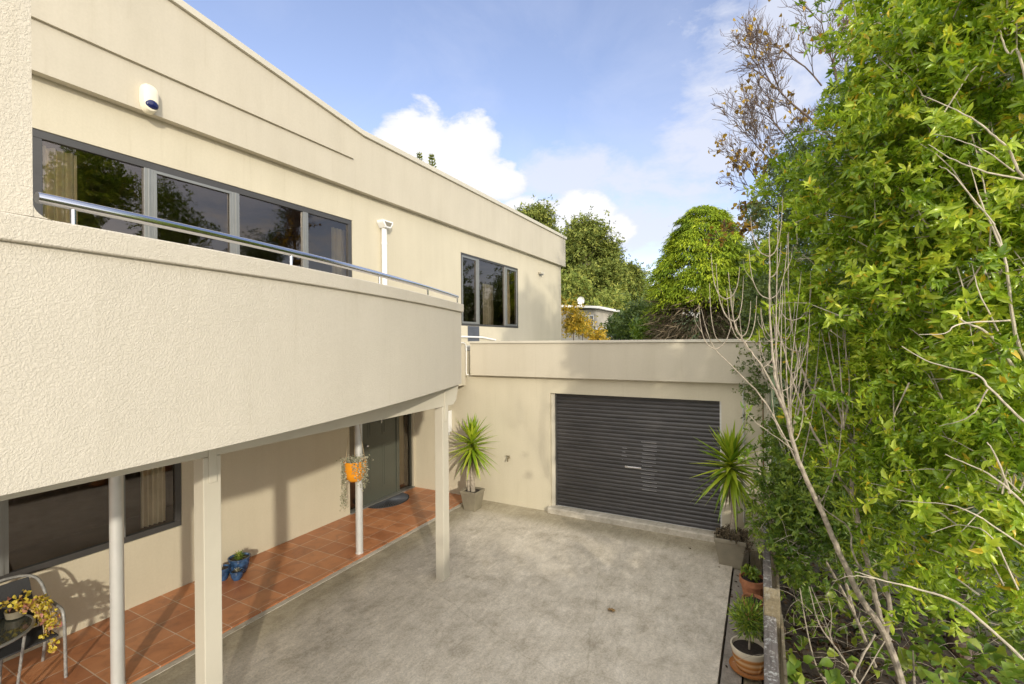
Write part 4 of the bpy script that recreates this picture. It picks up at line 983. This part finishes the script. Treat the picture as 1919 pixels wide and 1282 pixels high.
# dark small leaved tree behind
tC = root('evergreen_tree', (1.6, 8.5, -1), 'dark green small leaved tree overhanging the right end of the garage', 'tree')
blC = [B(1500, 400, 7.6, .8), B(1450, 470, 7.4, .45), B(1440, 560, 7.2, .55), B(1460, 650, 7.0, .62), B(1425, 700, 6.9, .35), B(1410, 735, 6.6, .22), B(1405, 660, 6.9, .2), B(1560, 330, 8, .8), B(1440, 780, 6.9, .22), B(1408, 782, 6.5, .10),
       B(1480, 760, 6.9, .5), B(1560, 560, 7.4, .9), B(1560, 750, 7, .7), B(1470, 330, 8.2, .45), B(1500, 280, 8.6, .4), B(1570, 200, 9, .4), B(1425, 400, 8, .22)]
foliage('crown', blC, 9500, 7, .055, .021, M_leafB, tC, twigs=300, twigmat=M_dbark, cull=keep_clear, kind='r', power=.5)
mb = MB(); 
for q in ([(1640, 1100, 7.5), (1600, 900, 7.5), (1560, 700, 7.4), (1530, 500, 7.6), (1520, 350, 8)], [(1600, 900, 7.5), (1530, 760, 7.1), (1460, 680, 7.0), (1420, 700, 6.9)]): limb(mb, PB(*q), .07, .015, 8)
mb.build('trunk', M_dbark, tC, smooth=True)

# backing evergreen, right
tD = root('evergreen_tree', (4.0, 7.5, -1), 'large dark evergreen massed behind the bright broadleaf tree at right', 'tree')
blD = [B(1700, 500, 4.9, .55), B(1700, 750, 4.8, .5), B(1800, 650, 4.6, .55), B(1640, 620, 5.1, .5), B(1720, 330, 5.0, .6), B(1620, 480, 5.3, .45), B(1690, 620, 4.8, .5), B(1640, 780, 5.1, .4), B(1590, 420, 5.4, .3), B(1570, 660, 5.2, .3), B(1700, 150, 6.0, .8), B(1850, 80, 5.6, .8), B(1950, 200, 5.4, .9), B(1760, 320, 6, .9), B(1900, 420, 5.5, .9), B(1660, 450, 6.6, .9), B(1780, 560, 6, .9), B(1920, 700, 5.4, .9), B(1680, 700, 6.3, .9), B(1820, 820, 5.6, .8), B(1700, 900, 5.8, .7), B(1920, 980, 5.2, .7), B(1640, 960, 5.8, .5), B(1780, 1030, 5.4, .5),
       B(2050, 300, 5.8, .8), B(2050, 800, 5.6, .8), B(1640, 1020, 6.4, .5), B(1760, 1100, 5.6, .4), B(1900, 1180, 5.2, .45), B(1600, 850, 6.8, .6), B(1880, -60, 5.6, .6)]
foliage('crown', blD, 11500, 7, .085, .032, M_leafC, tD, kind='r', twigs=0, power=.5, cull=keep_clear)
mb = MB(); 
for q in ([(1800, 1300, 6), (1790, 1000, 6), (1780, 700, 6.1), (1800, 300, 6.0), (1850, 50, 6)], [(1790, 950, 6), (1700, 700, 6.3), (1690, 450, 6.5)]): limb(mb, PB(*q), .13, .03, 10)
mb.build('trunk', M_dbark, tD, smooth=True)

# autumn tree nearly bare
def grow(mb, p, d, ln, r, depth, rnd, tips, sides=5, spread=.5, upb=.12):
    seg = 4; pts = [p]; q = p.copy(); dd = d.copy()
    for i in range(seg):
        dd = (dd+Vector([rnd.gauss(0, .10) for _ in range(3)])+Vector((0, 0, upb*.3))).normalized(); q = q+dd*ln/seg; pts.append(q)
    mb.tube(pts, [max(r, .0045)*(1-.35*i/seg) for i in range(seg+1)], sides if depth > 1 else 4, False)
    if depth == 0: tips.append((q, dd)); return
    for i in range(rnd.choice((4, 5)) if depth > 1 else rnd.choice((3, 4))):
        k = rnd.randint(1, seg); pp = pts[k]; a = dd.orthogonal().normalized(); a.rotate(Matrix.Rotation(rnd.uniform(0, 2*PI), 3, dd)); nd = (dd+a*rnd.uniform(.45, .95)*spread*2+Vector((0, 0, upb))).normalized()
        grow(mb, pp, nd, ln*rnd.uniform(.5, .78), r*.6, depth-1, rnd, tips, sides, spread, upb)
    tips.append((q, dd))
tE = root('autumn_tree', (2.0, 9.6, -.8), 'nearly bare autumn tree with a few yellow leaves against the sky', 'tree')
mb = MB(); tips = []; rnd = random.Random(21)
main = [([(1760, 900, 9.6), (1700, 600, 9.5), (1650, 420, 9.4), (1600, 260, 9.3), (1560, 120, 9.2)], .09, .02), ([(1650, 420, 9.4), (1560, 380, 9.1), (1480, 330, 9.0)], .04, .018), ([(1630, 340, 9.4), (1550, 250, 9.1), (1480, 190, 9)], .035, .015), ([(1560, 120, 9.2), (1590, 20, 9.2)], .02, .012), ([(1600, 500, 9.4), (1500, 430, 9.0), (1440, 380, 8.9)], .03, .013)]
for q, r0, r1 in main: limb(mb, PB(*q), r0, r1, 7)
for (a, b, ln, r) in (((1480, 330, 9.0), (1380, 250, 9.0), .85, .014), ((1500, 290, 9.0), (1400, 180, 9.0), .95, .015), ((1480, 190, 9), (1410, 90, 9), 1.0, .015), ((1540, 160, 9.1), (1470, 60, 9), 1.0, .015), ((1570, 140, 9.2), (1540, 0, 9.1), 1.0, .014), ((1590, 20, 9.2), (1610, -60, 9.2), .8, .012), ((1440, 380, 8.9), (1370, 300, 8.9), .7, .012), ((1450, 390, 8.9), (1400, 420, 8.9), .5, .010), ((1590, 200, 9.2), (1620, 60, 9.3), .9, .014), ((1560, 260, 9.2), (1500, 240, 9.1), .7, .011)):
    p = Vector(at(*a)); d = (Vector(at(*b))-p).normalized(); grow(mb, p, d, ln, r, 4, rnd, tips, 5, .42, .10)
M_abark = simple('autumn_tree_bark', (.12, .085, .065), .85, var=.3, vscale=12)
mb.build('branches', M_abark, tE, smooth=True)
sel = [tp_ for tp_ in tips if rnd.random() < .03]; P = np.array([tuple(a[0]) for a in sel]); 
low = np.array([tuple(a[0]) for a in tips if a[0].z < 6.5 and rnd.random() < .15]); P = np.vstack([P, low]) if len(low) else P
P = np.repeat(P, 2, 0)+RNG.normal(0, .05, (len(P)*2, 3)); n = len(P)
V, F = leaf_arrays(P, nrm(rdir(n)+[0, 0, -.6]), rdir(n), RNG.uniform(.07, .12, n), RNG.uniform(.05, .09, n), .5); fastmesh('leaves', V, F, np.repeat(RNG.random(n), 8), M_leafY, tE)

# understory: dead twigs, big leaves, litter
t = root('dead_branches', tuple(at(1560, 1250, 4.3)), 'tangle of thin dead branches in the shade below the bare stemmed tree', 'dead branches')
mb = MB(); rr = random.Random(9)
for q, r in (([(1560, 1300, 4.2), (1530, 1250, 4.2), (1512, 1180, 4.25), (1500, 1110, 4.3), (1499, 1105, 4.3)], .008), ([(1610, 1282, 4.2), (1570, 1220, 4.2), (1535, 1170, 4.2), (1516, 1100, 4.3)], .010), ([(1560, 1205, 4.2), (1545, 1160, 4.25), (1520, 1100, 4.3)], .006), ([(1556, 1190, 4.2), (1558, 1150, 4.2), (1548, 1110, 4.3)], .005), ([(1540, 1270, 4.1), (1590, 1290, 4.1)], .01), ([(1714, 1300, 4.2), (1711, 1220, 4.2)], .012), ([(1690, 1290, 4.1), (1672, 1205, 4.15)], .006)):
    limb(mb, PB(*q), r, r*.35, 6)
for i in range(130):
    px = rr.uniform(1470, 1640) if i < 80 else rr.uniform(1660, 1919); py = rr.uniform(1110, 1290); D = rr.uniform(4.0, 5.2); a = rr.uniform(0, 2*PI); l_ = rr.uniform(30, 110)
    limb(mb, PB((px, py, D), (px+l_*.5*math.cos(a)+rr.uniform(-8, 8), py+l_*.3*math.sin(a)-10, D+rr.uniform(-.1, .1)), (px+l_*math.cos(a), py+l_*.6*math.sin(a), D+rr.uniform(-.2, .2))), rr.uniform(.0015, .003), .001, 4, 3)
mb.build('dead_twigs', M_bark, t, smooth=True)
n = 5200; x = RNG.uniform(.2, 5, n); y = RNG.uniform(1.5, 9, n); P = np.stack([x, y, [ht(a, b)+.03 for a, b in zip(x, y)]], 1)
V, F = leaf_arrays(P, nrm(rdir(n)*[1, 1, .25]), np.tile([0, 0, 1.], (n, 1))+RNG.normal(0, .2, (n, 3)), RNG.uniform(.05, .11, n), RNG.uniform(.02, .05, n)); o = fastmesh('leaf_litter', V, F, np.repeat(RNG.random(n), 8), M_litter, None); o['kind'] = 'stuff'; o['label'] = 'brown leaf litter on the ground beyond the fence'; o['category'] = 'leaf litter'
def undergrowth():
    n = 300; P = []
    for px, py, D, k, s in ((1480, 1250, 4.1, 26, .10), (1570, 1270, 4.0, 14, .12), (1720, 1230, 4.4, 40, .25), (1800, 1270, 4.0, 40, .3), (1560, 1120, 5.2, 40, .3), (1760, 1180, 4.8, 50, .3), (1880, 1250, 3.6, 40, .3), (1640, 1240, 5.2, 40, .35), (1620, 1130, 5.6, 60, .4), (1500, 1180, 5.6, 40, .4), (1560, 1220, 5.8, 60, .5)):
        c = at(px, py, D); P.append(c+RNG.normal(0, s*.6, (k, 3)))
    P = np.vstack(P); n = len(P); D = nrm(rdir(n)*[1, 1, .4]); V, F = leaf_arrays(P, D, np.tile([0, 0, 1.], (n, 1))+RNG.normal(0, .4, (n, 3)), RNG.uniform(.08, .15, n), RNG.uniform(.06, .11, n), .4)
    o = fastmesh('undergrowth', V, F, np.repeat(RNG.random(n), 8), M_leafC, None); o['kind'] = 'stuff'; o['label'] = 'broad leaved green undergrowth in the shade at lower right'; o['category'] = 'undergrowth'
undergrowth()

# ================================================================= BACKGROUND
# golden conifer
cb = at(1320, 660, 23); cb = np.array([cb[0], cb[1], -.3])
tF = root('golden_conifer', tuple(cb), 'bright yellow green conical conifer with dead brown lower branches', 'tree')
apex = at(1322, 388, 23)[2]; zb = at(1320, 572, 23)[2]
n = 66000
hh = apex-zb
def crad(t): return 2.42*np.interp(t, [0, .04, .12, .25, .36, .5, .61, .93, 1.0], [.10, .30, .47, .57, .66, .80, .92, 1.0, .90])
nc = 640; ct = np.sort(RNG.random(nc)**.75); ca = RNG.uniform(0, 2*PI, nc); cr = crad(ct)*RNG.uniform(.62, 1.04, nc)
ci = RNG.integers(0, nc, n); tt = ct[ci]; az = ca[ci]; o2 = np.stack([np.cos(az), np.sin(az), 0*az], 1); t2 = np.stack([-np.sin(az), np.cos(az), 0*az], 1)
u = RNG.normal(0, .20, n)*(.6+tt*.6); w_ = RNG.normal(0, .22, n)*(.5+tt*.7)
P = np.array([cb[0], cb[1], 0])+o2*(cr[ci]+u)[:, None]+t2*w_[:, None]; P[:, 2] = apex-.05-tt*hh+RNG.normal(0, .055, n)-.55*np.maximum(u, -.1)-w_**2*.8
D = nrm(o2*(.8+RNG.random((n, 1)))+t2*(w_*2.6)[:, None]+RNG.normal(0, .35, (n, 3))+[0, 0, .12])
V, F = leaf_arrays(P, D, nrm(np.array([0, 0, 1.])+RNG.normal(0, .35, (n, 3))), RNG.uniform(.10, .22, n), RNG.uniform(.026, .055, n), 1.0)
tone = np.clip(RNG.random(nc)[ci]*.6+RNG.normal(.22, .18, n), 0, 1); fastmesh('crown', V, F, np.repeat(tone, 8), M_conif, tF)
n = 3800; az = RNG.uniform(0, 2*PI, n); z = RNG.uniform(1.6, zb+.35, n); r_ = 2.25*RNG.random(n)**.5; P = np.stack([cb[0]+r_*np.cos(az), cb[1]+r_*np.sin(az), z], 1)
D = nrm(np.stack([np.cos(az), np.sin(az), RNG.normal(-.35, .25, n)], 1)+RNG.normal(0, .25, (n, 3))); V, F = leaf_arrays(P, D, rdir(n), RNG.uniform(.5, 1.1, n), RNG.uniform(.02, .05, n), .4); fastmesh('dead_skirt', V, F, np.repeat(RNG.random(n), 8), M_dry, tF)
mb = MB(); mb.tube([tuple(cb), (cb[0], cb[1], apex-.6)], [.28, .04], 10); mb.build('trunk', M_dbark, tF, smooth=True)
def shrub_far(name, px, py, D, w, h, mat, label, n=1500, L0=.3, cat='tree', group=None, trunkmat=None):
    """bushy tree whose crown centre is at px,py; built down to the ground"""
    c = at(px, py, D); g = max(ht(c[0], c[1]), -.4); t = root(name, (c[0], c[1], g), label, cat, group)
    bl = []; rn = random.Random(int(px*7+py)); k = 9
    for i in range(k):
        a = rn.uniform(0, 2*PI); u = rn.uniform(0, 1)
        bl.append((np.array([c[0]+w*.55*math.cos(a)*math.sqrt(u), c[1]+w*.55*math.sin(a)*math.sqrt(u), c[2]+rn.uniform(-.5, .55)*h]), (w*rn.uniform(.3, .5), w*rn.uniform(.3, .5), h*rn.uniform(.25, .42))))
    bl.append((c, (w*.7, w*.7, h*.75)))
    foliage('crown', bl, n, 5, L0, L0*.42, mat, t, kind='r', power=.4, clumpk=7)
    mb = MB(); mb.tube([(c[0], c[1], g-.2), (c[0]+.1*w, c[1], c[2]+h*.3)], [w*.07, w*.03], 8)
    for q in range(5):
        a = q*1.3; mb.tube([(c[0]+.03*w, c[1], c[2]-h*.3), (c[0]+w*.5*math.cos(a), c[1]+w*.5*math.sin(a), c[2]+h*.2)], [w*.03, w*.01], 6)
    mb.build('trunk', trunkmat or M_dbark, t, smooth=True); return t
# macrocarpa-like pines with tiers of foliage pads and visible trunks
def bigpine(px_top, py_top, D, wpx, label, seed, pads=60, n=7000):
    rn = random.Random(seed); top = at(px_top, py_top, D); g = ht(top[0], top[1]); t = root('pine_tree', (top[0], top[1], g), label, 'tree', 'pines on the hill')
    Hh = top[2]-g; R = wpx/FPX*D/2; mbt = MB(); lean = rn.uniform(-.6, .6)
    mbt.tube(smoothpath([(top[0], top[1], g-.3), (top[0]+lean*.5, top[1], g+Hh*.5), (top[0], top[1], top[2]-.6)], 4), [R*.07*(1-.8*i/8) for i in range(9)], 8)
    bl = []
    for i in range(pads):
        u = rn.random()**.8; z = top[2]-u*Hh*.72-.3; rad = R*(.30+.85*min(1, u*1.9))*rn.uniform(.45, 1.05); a = rn.uniform(0, 2*PI)
        c = np.array([top[0]+rad*math.cos(a), top[1]+rad*math.sin(a), z]); s = R*rn.uniform(.16, .30); bl.append((c, (s*1.25, s*1.25, s*.55)))
        mbt.tube([(top[0], top[1], z-rad*.35), tuple((c+[0, 0, -.1])*.5+np.array([top[0], top[1], z-rad*.2])*.5), tuple(c)], [R*.018, R*.012, R*.006], 5, False)
    foliage('crown', bl, n, 5, .34*D/50, .13*D/50, M_pine, t, kind='r', power=.45, up=.6, clumpk=6)
    mbt.build('trunk', M_bark, t, smooth=True)
bigpine(1100, 412, 50, 92, 'tall pine with bare pale trunks visible, right behind the corner of the house', 3, 75, 9500)
bigpine(990, 392, 56, 118, 'broad topped pine showing just above the far end of the house roof', 4, 60, 6500)
bigpine(1158, 492, 60, 60, 'lower pine on the hill to the right of the tall one', 8, 45, 3000)
for (px, py, D, w, h, m, lab) in [(1078, 545, 44, 1.6, 1.4, M_hillA, 'green tree below the tall pine beside the far house'), (1150, 570, 46, 1.7, 1.8, M_hillA, 'green tree on the slope right of the far house'),
        (1190, 570, 60, 2.6, 2.4, M_hillA, 'rounded green tree on the hill slope'), (1170, 535, 66, 2.4, 2.2, M_hillP, 'pale grey green tree on the hillside'), (1195, 550, 72, 2.4, 2.2, M_hillA, 'olive green tree near the top of the slope'),
        (1213, 575, 80, 2.4, 2.0, M_hillP, 'pale tree at the lower end of the hill skyline'), (1140, 585, 42, 1.2, 1.6, M_hillA, 'yellowish green tree close behind the far house'), (1200, 600, 30, 1.5, 1.6, M_leafB, 'dark grey green bush left of the conifer'),
        (1225, 620, 27, 1.0, 1.0, M_leafC, 'bright green bush at the foot of the conifer'), (1170, 615, 33, 1.4, 1.2, M_leafB, 'dark bush between the far house and the conifer'), (1110, 520, 58, 2.8, 3.0, M_pine, 'dense dark pine undergrowth behind the tall pine'),
        (1068, 540, 56, 2.4, 3.6, M_pine, 'dense green tree directly behind the house corner')]:
    shrub_far('hillside_tree', px, py, D, w, h, m, lab, 2000 if D > 35 else 1500, .30*D/50+.04, group='trees on the far slope')
shrub_far('golden_autumn_tree', 1073, 596, 20, .52, .85, M_leafG, 'golden leaved tree just beyond the garage roof at the house corner', 520, .11)
shrub_far('golden_autumn_tree', 1090, 612, 22, .42, .6, M_leafG, 'loose golden leaved tree partly covering the windows of the far house', 330, .11)
shrub_far('golden_autumn_tree', 1118, 634, 21, .5, .35, M_leafG, 'low golden leaved tree in front of the far house', 300, .11)
shrub_far('dark_evergreen', 1350, 600, 32, 2.2, 1.6, M_leafB, 'dark evergreen far behind the dead conifer branches', 1500, .2)
shrub_far('dark_evergreen', 1420, 560, 21, 1.4, 2.6, M_leafB, 'dark evergreen between the conifer and the small leaved tree', 2200, .16)
shrub_far('dark_evergreen', 1500, 560, 18, 2.2, 3.2, M_leafB, 'large dark evergreen behind the stems at the end of the garage', 2600, .16)
shrub_far('dark_evergreen', 1250, 640, 26, 1.4, 1.0, M_leafB, 'low dark evergreen left of the dead conifer branches', 900, .16)
# norfolk pines over the roof
for i, (px, py, D, hh) in enumerate(((786, 288, 95, 10), (809, 291, 90, 12))):
    p = at(px, py, D); t = root('norfolk_pine', (p[0], p[1], p[2]-hh), ['left and paler of two tiny norfolk pine tops above the roof line', 'right and taller of two tiny norfolk pine tops above the roof line'][i], 'tree', 'norfolk pines above the roof')
    mb = MB(); mb.tube([(p[0], p[1], p[2]-hh), tuple(p)], [.3, .04], 6); mb.build('trunk', M_dbark, t)
    P = []; D_ = []
    for k in range(16):
        z = p[2]-.2-k*.55; r = .25+.11*k
        for a in np.linspace(0, 2*PI, 7, endpoint=False)+k:
            for s in np.linspace(.1, 1, 7): P.append((p[0]+r*s*math.cos(a), p[1]+r*s*math.sin(a), z+.25*s*s)); D_.append((math.cos(a), math.sin(a), .5))
    P = np.array(P); n = len(P); V, F = rhomb_arrays(P, nrm(np.array(D_)+RNG.normal(0, .3, (n, 3))), rdir(n), RNG.uniform(.3, .5, n), RNG.uniform(.15, .3, n)); fastmesh('crown', V, F, np.repeat(RNG.random(n), 4), M_pine, t)
# ground under them: house on the slope
fh = at(1100, 575, 36); zr = at(1128, 573, 36)[2]; fy = fh[1]; fx = fh[0]
t = root('far_house', (fx, fy, ht(fx, fy)), 'distant house with white flat roofs among trees beyond the garage', 'house')
xa, xb = at(1050, 570, 36)[0], at(1118, 570, 36)[0]
mb = MB(); mb.box(xa-4, fy, -.4, xb, fy+5, zr-.25); mb.box(xb+.001, fy+.3, -.4, xb+1.6, fy+5, at(1150, 612, 36)[2]-.2); fw_ = mb.build('wall', M_farwall, t)
mb = MB(); mb.prism([(xa-4, zr+.25), (xb+.5, zr-.22), (xb+.5, zr-.06), (xa-4, zr+.42)], 'y', fy-.6, fy+5.4)
z2 = at(1150, 612, 36)[2]; mb.box(xb+.0, fy-.3, z2-.2, xb+2.0, fy+5.3, z2-.06); mb.build('roof', M_tail, t)
zw = at(1107, 600, 36)[2]
for k in range(3):
    x = xb-1.2+k*.38; mb = MB(); mb.box(x, fy-.05, zw-.42, x+.34, fy-.002, zw+.42); wf = mb.build('window', M_tail, t)
    mb = MB(); mb.box(x+.05, fy-.06, zw-.36, x+.29, fy-.051, zw+.36); mb.build('pane', M_farglass, wf)
mb = MB(); x = xb+1.0; zc = at(1148, 626, 36)[2]; mb.box(x-.2, fy+.25, zc-.3, x+.2, fy+.298, zc+.25); wf = mb.build('window', M_tail, t); mb = MB(); mb.box(x-.13, fy+.24, zc-.24, x+.13, fy+.249, zc+.18); mb.build('pane', M_farglass, wf)
dc = at(1090, 563, 36); mb = MB()
V = []; 
for j in range(4):
    for k in range(16):
        a = 2*PI*k/16; r = .30*j/3; V.append((dc[0]+r*math.cos(a), dc[1]-.12*(1-(j/3)**2)*-1-.2, dc[2]+r*math.sin(a)))
mb.add(V, [(i*16+k, i*16+(k+1) % 16, (i+1)*16+(k+1) % 16, (i+1)*16+k) for i in range(3) for k in range(16)]); mb.tube([(dc[0], dc[1], dc[2]), (dc[0], dc[1], dc[2]-.5)], .04, 6)
tag(mb.build('satellite_dish', M_tail, None), 'white satellite dish on the roof of the distant house', 'satellite dish')

# ================================================================= SKY AND SUN
EL = math.radians(16.5); sx, sy = .725, -.689
SUNV = Vector((sx*math.cos(EL), sy*math.cos(EL), math.sin(EL)))
ld = bpy.data.lights.new('sun', 'SUN'); ld.energy = 2.45; ld.angle = math.radians(1.3); ld.color = (1, .91, .76); lo = bpy.data.objects.new('sun', ld); col.objects.link(lo)
lo.rotation_euler = SUNV.to_track_quat('Z', 'Y').to_euler(); lo.location = SUNV*40
wd = bpy.data.worlds.new('World'); scene.world = wd; wd.use_nodes = True; nt = wd.node_tree
bg = nt.nodes['Background']; bg.inputs['Strength'].default_value = .15
sky = N(nt, 'ShaderNodeTexSky', _sky_type='NISHITA'); sky.sun_disc = False; sky.sun_elevation = EL; sky.sun_rotation = math.atan2(sx, sy); sky.air_density = 1.0; sky.dust_density = .6; sky.ozone_density = 2.0
tcn = N(nt, 'ShaderNodeTexCoord'); dirv = tcn.outputs['Generated']
def vdot(a, v):
    m = N(nt, 'ShaderNodeVectorMath', _operation='DOT_PRODUCT'); L(nt, a, m.inputs[0]); m.inputs[1].default_value = v; return m.outputs['Value']
mp = N(nt, 'ShaderNodeMapping'); mp.inputs['Scale'].default_value = (1, 1, 1.9); L(nt, dirv, mp.inputs['Vector'])
nA = noise(nt, mp.outputs['Vector'], 7.5, 10, .62, .25); nB = noise(nt, mp.outputs['Vector'], 2.2, 7, .6, .6); nC = noise(nt, mp.outputs['Vector'], 16, 7, .62)
def blob(px, py, a, b_, dens=1.0):
    d = nrm(ray(px, py)); u = nrm(np.cross(d, [0, 0, 1.])); v = np.cross(u, d); aa, bb = a/FPX, b_/FPX
    x = mathn(nt, 'DIVIDE', vdot(dirv, tuple(u)), aa*.93); y = mathn(nt, 'DIVIDE', vdot(dirv, tuple(v)), bb*.93)
    r2 = mathn(nt, 'ADD', mathn(nt, 'MULTIPLY', x, x), mathn(nt, 'MULTIPLY', y, y)); front = mathn(nt, 'GREATER_THAN', vdot(dirv, tuple(d)), 0)
    return mathn(nt, 'MULTIPLY', mathn(nt, 'MULTIPLY', mathn(nt, 'SUBTRACT', 1, r2), dens), front)
def union(bs):
    o = None
    for b_ in bs:
        v = mathn(nt, 'MAXIMUM', blob(*b_), -1.0); o = v if o is None else mathn(nt, 'MAXIMUM', o, v)
    return o
puff = union([(795, 285, 80, 90), (865, 290, 85, 72), (925, 335, 60, 50), (745, 310, 50, 55), (985, 395, 60, 26), (1095, 400, 70, 44), (1060, 430, 110, 36), (1130, 430, 60, 36), (990, 400, 80, 34), (640, 360, 110, 70)])
soft = union([(1070, 320, 130, 60), (1240, 360, 150, 90), (1330, 290, 120, 90), (1180, 420, 200, 60), (1400, 200, 130, 90), (960, 470, 240, 60), (1330, 440, 150, 60), (1450, 60, 160, 100)])
k1 = mathn(nt, 'MULTIPLY_ADD', mathn(nt, 'SUBTRACT', nA, .5), 2.4, puff); k1 = mathn(nt, 'MULTIPLY_ADD', mathn(nt, 'SUBTRACT', nC, .5), 1.2, k1)
m1 = ramp(nt, k1, [(.0, (0, 0, 0)), (.36, (.98, .98, .98))])
k2 = mathn(nt, 'MULTIPLY_ADD', mathn(nt, 'SUBTRACT', nA, .5), 4.6, soft); m2 = ramp(nt, k2, [(.05, (0, 0, 0)), (1.15, (.80, .80, .80))])
m3 = ramp(nt, nB, [(.44, (.06,)*3), (.72, (.36,)*3)])
SK = sky.outputs['Color']
SKm = mix(nt, 1, SK, (1.86, 1.48, 1.48), 'MULTIPLY')
cwh = ramp(nt, mathn(nt, 'MULTIPLY_ADD', nA, .9, mathn(nt, 'MULTIPLY', puff, .35)), [(.38, (4.4, 4.7, 5.4)), (.66, (6.0, 6.0, 6.1))])
c1 = mix(nt, m3, SKm, (4.3, 4.7, 6.0)); c2 = mix(nt, m2, c1, (4.7, 4.9, 5.6)); c3 = mix(nt, m1, c2, cwh)
# bright cloud-like bank added out of view behind the camera as ambient fill
bk = vdot(dirv, tuple(nrm(np.array([.45, -.85, .25]))))
bm = ramp(nt, mathn(nt, 'MULTIPLY_ADD', nB, .9, bk), [(.35, (0, 0, 0)), (.95, (.9, .9, .9))])
c4 = mix(nt, bm, c3, (14.5, 14.0, 13.6))
L(nt, c4, bg.inputs['Color'])
scene.view_settings.view_transform = 'Standard'; scene.view_settings.look = 'None'; scene.view_settings.gamma = 1; scene.view_settings.exposure = .24
scene.cycles.max_bounces = 8; scene.cycles.transparent_max_bounces = 16; scene.cycles.sample_clamp_indirect = 6
try: scene.cycles.use_denoising = True
except Exception: pass
